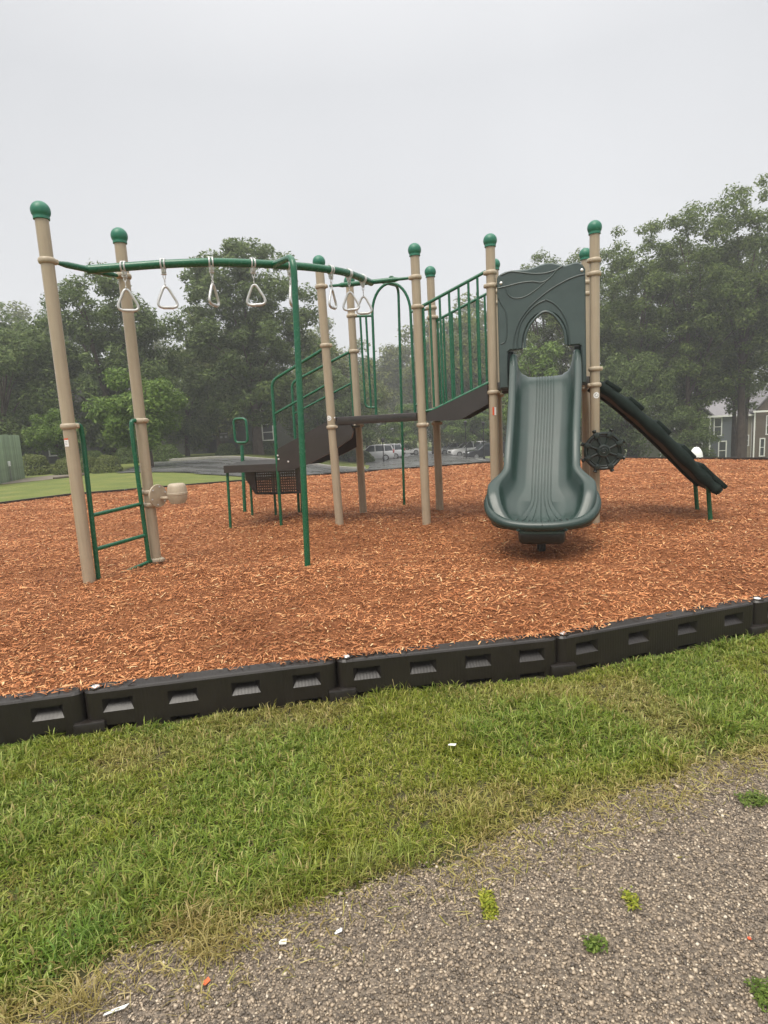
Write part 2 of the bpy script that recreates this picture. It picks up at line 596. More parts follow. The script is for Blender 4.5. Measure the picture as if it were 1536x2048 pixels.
def grass_mat():
    m, nt, b = nodes('grass blades')
    g = nt.nodes.new('ShaderNodeNewGeometry')
    a = nt.nodes.new('ShaderNodeAttribute')
    a.attribute_name = 'dry'
    rg = ramp(nt, [(0, (0.090, 0.125, 0.012)), (0.45, (0.195, 0.240, 0.022)), (0.8, (0.295, 0.325, 0.042)), (1, (0.44, 0.44, 0.11))])
    al = nt.nodes.new('ShaderNodeAttribute')
    al.attribute_name = 'lush'
    rl = ramp(nt, [(0, (0.060, 0.130, 0.016)), (0.5, (0.110, 0.220, 0.030)), (0.85, (0.190, 0.330, 0.055)), (1, (0.34, 0.44, 0.14))])
    nt.links.new(g.outputs['Random Per Island'], rl.inputs['Fac'])
    ml = nt.nodes.new('ShaderNodeMix')
    ml.data_type = 'RGBA'
    nt.links.new(al.outputs['Fac'], ml.inputs['Factor'])
    rd = ramp(nt, [(0, (0.20, 0.150, 0.045)), (0.5, (0.32, 0.245, 0.085)), (1, (0.52, 0.42, 0.20))])
    nt.links.new(g.outputs['Random Per Island'], rg.inputs['Fac'])
    nt.links.new(g.outputs['Random Per Island'], rd.inputs['Fac'])
    mx = nt.nodes.new('ShaderNodeMix')
    mx.data_type = 'RGBA'
    nt.links.new(a.outputs['Fac'], mx.inputs['Factor'])
    nt.links.new(rg.outputs['Color'], ml.inputs['A'])
    nt.links.new(rl.outputs['Color'], ml.inputs['B'])
    nt.links.new(ml.outputs['Result'], mx.inputs['A'])
    nt.links.new(rd.outputs['Color'], mx.inputs['B'])
    nt.links.new(mx.outputs['Result'], b.inputs['Base Color'])
    b.inputs['Roughness'].default_value = 0.42
    b.inputs['Specular IOR Level'].default_value = .28
    tr = nt.nodes.new('ShaderNodeBsdfTranslucent')
    nt.links.new(mx.outputs['Result'], tr.inputs['Color'])
    ms = nt.nodes.new('ShaderNodeMixShader')
    ms.inputs['Fac'].default_value = 0.3
    nt.links.new(b.outputs['BSDF'], ms.inputs[1])
    nt.links.new(tr.outputs['BSDF'], ms.inputs[2])
    nt.links.new(ms.outputs['Shader'], nt.nodes['Material Output'].inputs['Surface'])
    return m


M_TURF, M_SOIL, M_MULCH, M_CHIP = ground_mat(), soil_mat(), mulch_base_mat(), chip_mat()
M_STONE, M_GRAVEL, M_ASPH, M_GRASS = stone_mat(), gravel_base_mat(), asphalt_mat(), grass_mat()

# ================================================================== terrain
YL, ZL = [17.5, 26, 37, 60, 80, 300], [.19, .03, -.1, -.6, -1.2, -3]
YC, ZC = [17.5, 30, 68, 100, 300], [.19, -1.3, -2.65, -3.6, -5]
YR, ZR = [17.5, 30, 68, 100, 300], [.19, -1.9, -5.1, -7, -9]


def terrain(x, y):
    x, y = np.asarray(x, float), np.asarray(y, float)

    def prof(Y, Z):
        return sum(np.interp(y + o, Y, Z) for o in (-1.5, -.5, .5, 1.5)) / 4 - .19
    a, b = sm(-11, -1, x), sm(8, 24, x)
    near_rise = .19 * sm(4.5, 12, y)
    y = y + np.where(y > 9, np.clip(x - 4.2, 0, 7) * .60, 0) * sm(9, 14, y)
    return near_rise + (prof(YL, ZL) * (1 - a) + prof(YC, ZC) * a) * (1 - b) + prof(YR, ZR) * b


def tz(x, y): return float(terrain(x, y))


def grid_sheet(name, xs, ys, zfn, mat, keep=None):
    X, Y = np.meshgrid(xs, ys)
    Z = zfn(X, Y)
    V = np.stack([X, Y, Z], -1).reshape(-1, 3)
    nx, ny = len(xs), len(ys)
    i, j = np.meshgrid(np.arange(nx - 1), np.arange(ny - 1))
    a = (j * nx + i).ravel()
    Q = np.stack([a, a + 1, a + nx + 1, a + nx], 1)
    if keep is not None:
        cx = V[Q].mean(1)
        Q = Q[keep(cx[:, 0], cx[:, 1])]
    me = mesh_np(name, V, Q.ravel(), np.arange(len(Q)) * 4, mat, True)
    return inst(me, name)


xs = np.concatenate([np.linspace(-300, -42, 14), np.arange(-40, 60.1, 1.0), np.linspace(64, 300, 14)])
ys = np.concatenate([np.linspace(-60, -4, 8), np.arange(-2, 100, 1.0), np.linspace(104, 380, 24)])
g = grid_sheet('ground', xs, ys, terrain, M_TURF)
tag(g, 'wide grassy ground falling away behind the playground', kind='structure')

# gravel edge (near camera) and border line
GX = [-3.0, -1.6, -1.19, -1.04, -.957, -.789, -.427, -.089, .17, .375, .713, 1.081, 1.352, 1.70, 2.4, 4.0]
GY = [1.05, 1.30, 1.42, 1.493, 1.626, 1.721, 1.795, 1.901, 1.989, 2.091, 2.239, 2.372, 2.476, 2.541, 2.7, 3.0]


def gravel_y(x): return np.interp(x, GX, GY) + 0.035 * vnoise(np.asarray(x) * 5, 0.3, 4) + 0.02 * vnoise(np.asarray(x) * 14, 2.3, 9)


BJ = [(-4.57, 2.64), (-3.16, 2.90), (-1.737, 3.174), (-.328, 3.42), (1.06, 3.598), (2.60, 4.07), (3.95, 4.50)]


def border_y(x): return np.interp(x, [p[0] for p in BJ], [p[1] for p in BJ])


# thatch / soil under the near grass, 4 mm over the ground sheet
xs = np.arange(-4.4, 4.9, 0.06)
ys = np.arange(-1.2, 4.6, 0.06)
near = grid_sheet('lawn', xs, ys, lambda X, Y: terrain(X, Y) + 0.004 + 0.008 * vnoise(X * 3, Y * 3, 2) * 0.4 + 0.004, M_SOIL)
tag(near, 'near lawn of wet grass between gravel and border', kind='structure')
# gravel sheet
gs = grid_sheet('gravel_path', np.arange(-3.0, 4.01, 0.03), np.arange(-1.0, 3.2, 0.03),
                lambda X, Y: 0.016 + 0.004 * vnoise(X * 4, Y * 4, 5), M_GRAVEL,
                keep=lambda x, y: y < gravel_y(x) + 0.03)
tag(gs, 'worn gravel path in the near right corner', kind='structure')

# mulch bed polygon
MP = [(-1.737, 3.262), (-.328, 3.508), (1.06, 3.690), (2.60, 4.165), (4.3, 4.94), (6.5, 6.0), (8.5, 8.5), (9.6, 12.0), (9.38, 14.45), (8.25, 15.5),
      (6.75, 17.0), (3.28, 18.1), (-1.75, 17.0), (-4.26, 16.25), (-7.88, 15.1), (-8.95, 13.8), (-9.6, 11.0), (-8.6, 6.2), (-6.5, 3.6), (-4.9, 2.70), (-3.16, 2.99)]
MPX, MPY = np.array([p[0] for p in MP]), np.array([p[1] for p in MP])


def in_poly(x, y):
    x, y = np.asarray(x), np.asarray(y)
    c = np.zeros(x.shape, bool)
    n = len(MP)
    for i in range(n):
        x1, y1 = MP[i]
        x2, y2 = MP[(i + 1) % n]
        t = ((y1 > y) != (y2 > y)) & (x < (x2 - x1) * (y - y1) / (y2 - y1 + 1e-12) + x1)
        c ^= t
    return c


def poly_dist(x, y):
    d = np.full(np.shape(x), 1e9)
    n = len(MP)
    for i in range(n):
        a = np.array(MP[i]); b = np.array(MP[(i + 1) % n]); ab = b - a
        t = np.clip(((x - a[0]) * ab[0] + (y - a[1]) * ab[1]) / (ab @ ab), 0, 1)
        d = np.minimum(d, np.hypot(x - a[0] - t * ab[0], y - a[1] - t * ab[1]))
    return d


MZ = 0.245


def mulch_z(x, y):
    e = np.clip(poly_dist(x, y) / 0.5, 0, 1)
    return MZ - 0.012 * (1 - e) + e * (0.036 * vnoise(x * .9, y * .9, 1) - 0.06 * np.exp(-((x - 1.54) / .55) ** 2 - ((y - 5.75) / .45) ** 2) + 0.024 * vnoise(x * 2.4, y * 2.4, 2) + 0.013 * vnoise(x * 5, y * 5, 3))


# mulch surface: fine grid clipped to the outline with rim fan
def mulch_sheet():
    bm = bmesh.new()
    vs = [bm.verts.new((x, y, 0)) for x, y in MP]
    f = bm.faces.new(vs)
    bmesh.ops.triangulate(bm, faces=[f])
    for _ in range(1):
        for axis, lo, hi, st in ((0, -9.5, 9.6, 0.22), (1, 2.7, 18.1, 0.22)):
            c = lo
            while c < hi:
                no = (1, 0, 0) if axis == 0 else (0, 1, 0)
                co = (c, 0, 0) if axis == 0 else (0, c, 0)
                bmesh.ops.bisect_plane(bm, geom=bm.verts[:] + bm.edges[:] + bm.faces[:], plane_co=co, plane_no=no, dist=1e-5)
                c += st
    me = bpy.data.meshes.new('mulch_bed')
    bm.to_mesh(me)
    bm.free()
    n = len(me.vertices)
    co = np.empty(n * 3, np.float32)
    me.vertices.foreach_get('co', co)
    co = co.reshape(-1, 3)
    co[:, 2] = mulch_z(co[:, 0], co[:, 1])
    me.vertices.foreach_set('co', co.ravel())
    me.polygons.foreach_set('use_smooth', [True] * len(me.polygons))
    me.update()
    me.materials.append(M_MULCH)
    return tag(inst(me, 'mulch_bed'), 'red brown wood mulch bed under the play structure', kind='structure')


mulch_sheet()


# ------------------------------------------------------------------ loose chips
def chips(n, ybias):
    x = rng.uniform(-9.5, 9.6, n * 6)
    y = 2.8 + (18.1 - 2.8) * rng.random(n * 6) ** ybias
    k = (np.abs(x) < 0.70 * y + 1.1) & in_poly(x, y)
    x, y = x[k][:n], y[k][:n]
    return x, y


def chip_mesh(x, y, zoff, L, W):
    n = len(x)
    z = mulch_z(x, y) + zoff
    th = rng.uniform(0, 2 * np.pi, n)
    tilt = rng.normal(0, 0.22, n)
    d = np.stack([np.cos(th) * np.cos(tilt), np.sin(th) * np.cos(tilt), np.sin(tilt)], 1)
    s = np.stack([-np.sin(th), np.cos(th), rng.normal(0, 0.45, n)], 1)
    s /= np.linalg.norm(s, axis=1)[:, None]
    up = np.cross(d, s)
    c = np.stack([x, y, z], 1)
    h = (W * 0.5)[:, None]
    l = L[:, None]
    bend = (rng.normal(0, 0.06, n) * L)[:, None]
    P = [c - d * l * .5 - s * h * .6, c - d * l * .5 + s * h * .6, c - s * h + up * bend + up * h * .5, c + s * h + up * bend + up * h * .5, c + d * l * .5 - s * h * .4, c + d * l * .5 + s * h * .4]
    V = np.stack(P, 1).reshape(-1, 3)
    b = np.arange(n)[:, None] * 6
    Q = np.concatenate([b + np.array([[0, 1, 3, 2]]), b + np.array([[2, 3, 5, 4]])], 1).reshape(-1)
    return V, Q


x1, y1 = chips(215000, 2.0)
V, Q = chip_mesh(x1, y1, rng.uniform(0.0, 0.016, len(x1)), rng.gamma(3.4, 0.0088, len(x1)) * (1 + 0.05 * (y1 - 3)), rng.uniform(0.0038, 0.0100, len(x1)) * (1 + 0.05 * (y1 - 3)))
wc = inst(mesh_np('wood_chips', V, Q, np.arange(len(Q) // 4) * 4, M_CHIP), 'wood_chips')
tag(wc, 'loose shredded wood chips covering the mulch bed', 'wood chips', kind='stuff')

# ------------------------------------------------------------------ near grass
def grass(n_tuft, per):
    tx = rng.uniform(-3.9, 4.4, n_tuft * 3)
    ty = rng.uniform(0.9, 4.3, n_tuft * 3)
    e = ty - gravel_y(tx)
    k = (np.abs(tx) < 0.70 * ty + 0.9) & (ty < border_y(tx) - 0.02) & (e > -0.32)
    # thin, ragged margin beside the gravel
    p = sm(-0.10, 0.22, e + 0.10 * vnoise(tx * 6, ty * 6, 12))
    bald = vnoise(tx * 2.1, ty * 2.1, 21)
    p = p * np.where(bald > 0.72, 0.6, 1)
    k &= rng.random(len(tx)) < p + 0.10 * sm(-.32, -.02, e)
    tx, ty = tx[k][:n_tuft], ty[k][:n_tuft]
    nt_ = len(tx)
    x = np.repeat(tx, per) + rng.normal(0, 0.011, nt_ * per)
    y = np.repeat(ty, per) + rng.normal(0, 0.011, nt_ * per)
    y = np.minimum(y, border_y(x) - 0.012)
    n = len(x)
    e = y - gravel_y(x)
    hvar = np.repeat(rng.uniform(0.7, 1.35, nt_), per)
    lush = 0.5 + 0.5 * vnoise(x * 1.7, y * 1.7, 31)
    longp = 1.5 * sm(0.55, 0.9, 0.5 + 0.5 * vnoise(x * 3.1, y * 3.1, 37))
    nearb = sm(0.14, 0.0, border_y(x) - y)
    L = (0.026 + 0.026 * rng.random(n)) * hvar * (0.8 + 0.5 * lush) * (1 + 0.6 * longp) * (0.55 + 0.45 * sm(-.05, .2, e)) * (1 - 0.40 * nearb + 1.0 * nearb * (vnoise(x * 4.1, y * .5, 71) > .25) * rng.random(n))
    W = rng.uniform(0.0026, 0.0058, n) * (0.8 + 0.4 * lush)
    th = rng.uniform(0, 2 * np.pi, n)
    lean = rng.uniform(0.25, 1.35, n)
    dirx, diry = np.cos(th), np.sin(th)
    z0 = terrain(x, y) + 0.004
    sx, sy = -np.sin(th + rng.normal(0, .6, n)), np.cos(th)
    hl = np.cos(lean) * L
    out = np.sin(lean) * L
    B = np.stack([x, y, z0], 1)
    S = np.stack([sx, sy, np.zeros(n)], 1) * W[:, None]
    mid = B + np.stack([dirx * out * .4, diry * out * .4, hl * .68], 1)
    tip = B + np.stack([dirx * out * 1.15, diry * out * 1.15, hl * (1 - .30 * lean)], 1)
    V = np.stack([B - S * .5, B + S * .5, mid - S * .5, mid + S * .5, tip], 1).reshape(-1, 3)
    b = np.arange(n)[:, None] * 5
    loops = np.concatenate([b + np.array([[0, 1, 3, 2]]), b + np.array([[2, 3, 4]])], 1).reshape(-1)
    starts = (np.arange(n)[:, None] * 7 + np.array([[0, 4]])).reshape(-1)
    dry = sm(0.22, -0.05, e + 0.09 * vnoise(x * 4, y * 4, 8)) * 0.9
    patch = sm(0.40, 0.85, vnoise(x * 2.1, y * 2.1, 21)) * 0.5
    dry = np.clip(np.maximum(dry, patch) + (rng.random(n) < 0.13) * 0.75 + rng.normal(0, .12, n), 0, 1)
    greens = sm(.42, .80, .5 + .5 * vnoise(x * 1.7, y * 1.7, 31) + .18 * vnoise(x * 7, y * 7, 33)) * .48 + sm(.10, .0, border_y(x) - y) * .25
    greens = np.maximum(greens, .85 * np.exp(-((x + 1.08) / .22) ** 2 - ((y - 1.72) / .28) ** 2))
    return V, loops, starts, np.repeat(dry, 5), np.repeat(np.clip(greens + rng.normal(0, .1, n), 0, 1), 5)


V, lo, st, dry, lush_ = grass(16500, 13)
gr = inst(mesh_np('grass', V, lo, st, M_GRASS, False, {'dry': dry, 'lush': lush_}), 'grass')
tag(gr, 'short wet grass blades between the gravel and the black border', 'grass', kind='stuff')


# dry straw tufts at the gravel edge (countable)
def tuft(loc, n, L, spread, dryv, label, rx=0.03):
    x = rng.normal(0, rx, n); y = rng.normal(0, rx * .7, n)
    th = rng.uniform(0, 2 * np.pi, n)
    lean = np.abs(rng.normal(spread, .3, n))
    l = L * rng.uniform(.5, 1.15, n)
    W = rng.uniform(.002, .004, n)
    B = np.stack([x, y, np.zeros(n)], 1)
    S = np.stack([-np.sin(th), np.cos(th), 0 * th], 1) * W[:, None]
    D = np.stack([np.cos(th), np.sin(th), 0 * th], 1)
    mid = B + D * (np.sin(lean) * l * .45)[:, None] + np.array([0, 0, 1.]) * (np.cos(lean) * l * .7)[:, None]
    tip = B + D * (np.sin(lean) * l * 1.1)[:, None] + np.array([0, 0, 1.]) * np.maximum(.004, np.cos(lean) * l * .8)[:, None]
    V = np.stack([B - S * .5, B + S * .5, mid - S * .5, mid + S * .5, tip], 1).reshape(-1, 3)
    b = np.arange(n)[:, None] * 5
    loops = np.concatenate([b + np.array([[0, 1, 3, 2]]), b + np.array([[2, 3, 4]])], 1).reshape(-1)
    starts = (np.arange(n)[:, None] * 7 + np.array([[0, 4]])).reshape(-1)
    o = inst(mesh_np('grass_tuft', V, loops, starts, M_GRASS, False, {'dry': np.full(n * 5, dryv), 'lush': np.full(n * 5, .8 if dryv < .05 else .35)}), 'grass_tuft')
    o.location = loc
    return tag(o, label, 'grass tuft', 'loose tufts along the gravel edge')


tuft((-.72, 1.80, .006), 170, .12, .95, .95, 'large straw coloured dead grass tuft at the gravel edge', .04)
tuft((-.62, 1.70, .006), 120, .11, 1.05, .85, 'dead grass tuft nearest the gravel, just below the largest straw tuft', .045)
tuft((-.98, 1.53, .006), 110, .12, .8, .9, 'dead straw tuft in the near left corner', .04)
tuft((-.36, 1.93, .006), 200, .13, .7, .08, 'tall green grass tuft hanging over the gravel edge at centre', .06)
tuft((-.16, 2.00, .006), 150, .12, .75, .25, 'tall yellowing grass tuft right of the green centre tuft', .05)
tuft((.02, 2.06, .006), 150, .11, .75, .12, 'rightmost of the three tall tufts on the gravel edge', .05)
tuft((-1.05, 1.75, .006), 240, .11, .7, .02, 'bright lush green tuft at the left picture edge', .07)

def straw(n):
    x = rng.uniform(-1.9, 3.2, n * 4)
    e = rng.normal(-.03, .10, n * 4)
    y = gravel_y(x) + e
    k = rng.random(len(x)) < np.clip(.55 + .6 * vnoise(x * 3.3, y * 3.3, 61) + .35 * (x > .2), .05, 1)
    x, y = x[k][:n], y[k][:n]
    n = len(x)
    th = rng.uniform(0, 2 * np.pi, n)
    l = rng.uniform(.02, .065, n)
    z = .022 + .010 * rng.random(n)
    D = np.stack([np.cos(th), np.sin(th), rng.normal(0, .12, n)], 1)
    S_ = np.stack([-np.sin(th), np.cos(th), rng.normal(0, .5, n)], 1) * rng.uniform(.0016, .0035, n)[:, None]
    B = np.stack([x, y, z], 1)
    mid = B + D * (l * .5)[:, None] + np.stack([rng.normal(0, .004, n), rng.normal(0, .004, n), rng.uniform(0, .012, n)], 1)
    tip = B + D * l[:, None]
    V = np.stack([B - S_ * .5, B + S_ * .5, mid - S_ * .5, mid + S_ * .5, tip], 1).reshape(-1, 3)
    b = np.arange(n)[:, None] * 5
    loops = np.concatenate([b + np.array([[0, 1, 3, 2]]), b + np.array([[2, 3, 4]])], 1).reshape(-1)
    starts = (np.arange(n)[:, None] * 7 + np.array([[0, 4]])).reshape(-1)
    d = np.clip(rng.normal(.8, .25, n), 0, 1)
    return V, loops, starts, np.repeat(d, 5)


V, lo, st, dry = straw(5200)
tag(inst(mesh_np('dead_straw', V, lo, st, M_GRASS, False, {'dry': dry, 'lush': dry * 0}), 'dead_straw'), 'flattened dead straw along the gravel edge of the lawn', 'straw', kind='stuff')


# ------------------------------------------------------------------ gravel stones
def stones(n):
    x = rng.uniform(-1.9, 3.2, n * 3)
    y = rng.uniform(.9, 2.75, n * 3)
    k = (y < gravel_y(x) + .07 * rng.random(len(x))) & (np.abs(x) < .70 * y + .8)
    x, y = x[k][:n], y[k][:n]
    n = len(x)
    r = rng.gamma(5, .00068, n) + .0012
    ax = rng.normal(size=(n, 3, 3))
    q, _ = np.linalg.qr(ax)
    sc = rng.uniform(.65, 1.25, (n, 3))
    base = np.array([(1, 0, 0), (0, 1, 0), (-1, 0, 0), (0, -1, 0), (0, 0, 1), (0, 0, -1)], float)
    jit = base[None] * sc[:, None, :] + rng.normal(0, .16, (n, 6, 3))
    P = np.einsum('nij,nkj->nki', q, jit) * r[:, None, None]
    P[:, :, 2] *= .62
    P += np.stack([x, y, .016 + .004 * vnoise(x * 4, y * 4, 5) + r * .35], 1)[:, None, :]
    tri = np.array([(0, 1, 4), (1, 2, 4), (2, 3, 4), (3, 0, 4), (1, 0, 5), (2, 1, 5), (3, 2, 5), (0, 3, 5)])
    T = (np.arange(n)[:, None, None] * 6 + tri[None]).reshape(-1)
    return P.reshape(-1, 3), T


V, T = stones(70000)
so = inst(mesh_np('gravel_stones', V, T, np.arange(len(T) // 3) * 3, M_STONE), 'gravel_stones')
tag(so, 'small tan and grey stones covering the gravel path', 'gravel', kind='stuff')


# weeds and litter on the gravel
def weed(loc, n, rx, ry, label, mat=L_WEED, hgt=.02):
    x = np.clip(rng.normal(0, rx, n), -1.7 * rx, 1.7 * rx); y = np.clip(rng.normal(0, ry, n), -1.7 * ry, 1.7 * ry); z = np.abs(rng.normal(0, hgt * .5, n)) + .004
    th = rng.uniform(0, 2 * np.pi, n)
    l = rng.uniform(.005, .010, n)
    d = np.stack([np.cos(th), np.sin(th), rng.normal(.2, .35, n)], 1) * l[:, None]
    s = np.stack([-np.sin(th), np.cos(th), rng.normal(0, .3, n)], 1) * (l * .38)[:, None]
    c = np.stack([x, y, z], 1)
    V = np.stack([c - d, c + s, c + d, c - s], 1).reshape(-1, 3)
    o = inst(mesh_np('weed', V, np.arange(n * 4), np.arange(n) * 4, mat), 'weed')
    o.location = loc
    return tag(o, label, 'weed', 'weeds sprouting in the gravel')


weed((.28, 1.80, .018), 330, .014, .032, 'yellow green weed sprouting in the gravel, left of the others')
weed((.755, 1.79, .018), 130, .013, .022, 'small thin weed in the gravel, right of the yellow green one', L_WEED)
weed((.58, 1.63, .018), 200, .018, .016, 'compact green weed in the gravel, nearer than the two beside it', L_WEED2)
weed((1.47, 2.27, .018), 420, .036, .024, 'wide green weed patch at the right picture edge below the lawn', L_WEED2)
weed((.985, 1.44, .018), 260, .018, .025, 'green weed in the bottom right corner', L_WEED2)


def scrap(loc, rz, size, mat, label, name='litter_scrap'):
    m = MB()
    a, b = size
    m.prism([(-a, -b * .7), (a * .6, -b), (a, b * .5), (-a * .3, b), (-a * .9, b * .4)], lambda u, w, t: (u, w, t + .25 * u * w / max(a, b)), 0, .0025)
    o = m.build(name, mat)
    o.location = loc
    o.rotation_euler = (.12, .08, rz)
    return tag(o, label, 'litter')


M_ORANGE = paint('orange scrap', (.62, .14, .045), .5, .1, 30, 0)
scrap((-.61, 1.575, .026), 1.2, (.014, .008), M_ORANGE, 'orange red plastic scrap lying on the gravel')
scrap((-.223, 1.729, .026), .7, (.016, .006), M_WHITE, 'small white scrap lying on the gravel near centre')
scrap((-.849, 1.501, .026), .5, (.035, .005), M_WHITE, 'long thin white strip on the gravel by the near left corner')
scrap((.275, 2.776, .05), .1, (.022, .008), M_WHITE, 'white scrap of paper lying in the grass')
scrap((-.40, 1.70, .026), .4, (.014, .010), paint('pale stone', (.55, .53, .48), .6, .1, 30, 0), 'pale flat stone beside the green tuft on the gravel', 'pale_stone')
scrap((1.05, 1.62, .026), .2, (.006, .005), M_RED, 'tiny red cap lying on the gravel at right')

# ================================================================== border timbers
def border_mesh(L, name):
    m = MB()
    T, z0, z1, bv = .105, -.06, .255, .014
    e = .05
    npk = 4
    pw, ph = .165, .078
    xs_ = []
    for i in range(npk):
        c = L * (i + .5) / npk
        xs_.append((c - pw / 2, c + pw / 2))
    zr = [(-.035, -.035 + ph), (.122, .122 + ph)]
    xl = [e] + [q for p in xs_ for q in p] + [L - e]
    zl = [z0] + [q for p in zr for q in p] + [z1 - bv]
    V, F = [], []

    def q(*pts):
        o = len(V)
        V.extend(pts)
        F.append([o, o + 1, o + 2, o + 3])
    for i in range(len(xl) - 1):
        for j in range(len(zl) - 1):
            a, b, c, d = xl[i], xl[i + 1], zl[j], zl[j + 1]
            if i % 2 == 1 and j % 2 == 1:
                dp, ins, rise = .050, .032, .050
                A, B_ = (a, 0, c), (b, 0, c)
                C_, D_ = (b, 0, d), (a, 0, d)
                E_, F_ = (a + ins, dp, c + rise), (b - ins, dp, c + rise)
                G_, H_ = (b - ins, dp, d), (a + ins, dp, d)
                q(A, B_, F_, E_); q(E_, F_, G_, H_); q(H_, G_, C_, D_)
                q(B_, C_, G_, F_); q(D_, A, E_, H_)
            else:
                q((a, 0, c), (b, 0, c), (b, 0, d), (a, 0, d))
    q((e, 0, z1 - bv), (L - e, 0, z1 - bv), (L - e, bv * .4, z1 - bv * .3), (e, bv * .4, z1 - bv * .3))
    q((e, bv * .4, z1 - bv * .3), (L - e, bv * .4, z1 - bv * .3), (L - e, bv * 1.2, z1), (e, bv * 1.2, z1))
    q((e, bv * 1.2, z1), (L - e, bv * 1.2, z1), (L - e, T, z1), (e, T, z1))
    q((L - e, T, z0), (e, T, z0), (e, T, z1), (L - e, T, z1))
    m.add(V, F)
    # rounded ends
    for x0, s in ((e, -1), (L - e, 1)):
        prof = []
        pts = [(x0 + s * (e + .006) * math.sin(t) * 1.0, T / 2 - (T / 2) * math.cos(t)) for t in np.linspace(0, math.pi, 9)]
        V2, F2 = [], []
        for zz, sh in ((z0 if s < 0 else z0, 0), (z1 - bv, 0), (z1, .010)):
            for (px, py) in pts:
                cx, cy = x0, T / 2
                r = 1 - sh / (T / 2)
                V2.append((cx + (px - cx) * r, cy + (py - cy) * r, zz))
        for k in range(2):
            for i in range(8):
                F2.append([k * 9 + i, k * 9 + i + 1, (k + 1) * 9 + i + 1, (k + 1) * 9 + i])
        F2.append([18 + i for i in range(9)])
        m.add(V2, F2)
    # interlocking foot under the next timber
    m.box((L + .03, T * .45 - .012, .015), (.17, T + .012, .13), .012)
    return m.mesh(name, M_BORDER, 30)


def ring_mesh():
    m = MB()
    m.lathe([(.034, .0), (.043, .0), (.043, .007), (.033, .007), (.033, .001)], 16)
    return m.mesh('stake_socket', M_BORDER)


def bolt_mesh():
    m = MB()
    m.lathe([(.024, 0), (.024, .005), (.017, .010), (.004, .011)], 16)
    return m.mesh('stake_cap', M_BOLT)


RING, BOLT = ring_mesh(), bolt_mesh()


def border(p, q, label, group, z=None, cap=True, gap=.012, mesh=None):
    p, q = Vector(p), Vector(q)
    d = q - p
    L = d.length - gap
    me = mesh or border_mesh(L, 'border_timber')
    o = inst(me, 'border_timber')
    rz = math.atan2(d.y, d.x)
    o.location = (p.x, p.y, z if z is not None else 0.0)
    o.rotation_euler = (0, 0, rz)
    tag(o, label, 'border', group)
    if mesh: o.scale = (L / 1.4, 1, 1)
    if cap:
        inst(RING, 'stake_socket', o, Matrix.Translation((.055, .0525, .2545)))
        inst(BOLT, 'stake_cap', o, Matrix.Translation((.055, .0525, .2555)))
    return o


nl = ['black plastic border timber cut by the left picture edge', 'black border timber at left, with a bright bolt cap on its left end',
      'black border timber in the middle, mulch spilling over its left end', 'black border timber at right, with chips scattered on its top',
      'black border timber cut by the right picture edge']
for i, lb in zip(range(1, 6), nl):
    border(BJ[i], BJ[i + 1], lb, 'near border timbers along the lawn')
bfar = border_mesh(1.4, 'border_timber')
FAR = [(9.9, 11.0), (9.40, 14.45), (8.27, 15.53), (6.77, 17.04), (3.28, 18.15), (-1.75, 17.05), (-4.27, 16.30), (-7.90, 15.15), (-9.02, 13.8), (-9.65, 11.4)]
for i in range(len(FAR) - 1):
    a, b = Vector(FAR[i]), Vector(FAR[i + 1])
    n = max(1, round((b - a).length / 1.42))
    for k in range(n):
        border(a.lerp(b, k / n), a.lerp(b, (k + 1) / n), 'thin dark border timber along the back rim of the mulch', 'far border timbers', z=.03, cap=False, mesh=bfar)

# mulch spilling onto the near borders
def spill(n):
    s = rng.random(n)
    seg = rng.integers(1, 6, n)
    a = np.array(BJ)[seg]; b = np.array(BJ)[np.minimum(seg + 1, len(BJ) - 1)]
    c = a + (b - a) * s[:, None]
    hot = np.exp(-((c[:, 0] + .25) / .22) ** 2) + np.exp(-((c[:, 0] - 1.05) / .25) ** 2) + .05 + .30 * (vnoise(c[:, 0] * 2.3, c[:, 0] * 0, 91) > .15)
    k = rng.random(n) < hot
    c = c[k]
    m = len(c)
    x, y = c[:, 0], c[:, 1] + .012 + .10 * rng.random(m) ** .6
    z = np.full(m, .259) + rng.uniform(0, .006, m) + .012 * hot[k] * rng.random(m)
    return x, y, z


sx_, sy_, sz_ = spill(4200)
V, Q = chip_mesh(sx_, sy_, sz_ - mulch_z(sx_, sy_), rng.gamma(4, .009, len(sx_)), rng.uniform(.004, .010, len(sx_)))
tag(inst(mesh_np('spilled_chips', V, Q, np.arange(len(Q) // 4) * 4, M_CHIP), 'spilled_chips'), 'wood chips spilled over the top of the near black border', 'wood chips', kind='stuff')

# ================================================================== play structure
# local frame: x along the row of posts, y away from the camera, z above the mulch
PS = empty('play_structure', (-0.6228, 8.1923, MZ), R(-14.055),
           'green, tan and brown playground structure with slide, climber and ring ladder on mulch', 'playground')
PSM = Matrix.Translation((-0.6228, 8.1923, MZ)) @ Matrix.Rotation(R(-14.055), 4, 'Z')
PR = 0.0571
S = 1.22
AX, BX_, CX, DX = 0.0, 1.22, 2.132, 3.352


def cap_mesh():
    m = MB()
    pr = [(PR + .004, -.02), (PR + .012, -.018), (PR + .012, 0)]
    r = .083
    for t in np.linspace(-.62, 1.5, 14):
        pr.append((r * math.cos(t), .055 + r * math.sin(t)))
    pr.append((.003, .055 + r))
    m.lathe(pr, 24)
    return m.mesh('post_cap', M_CAP, 50)


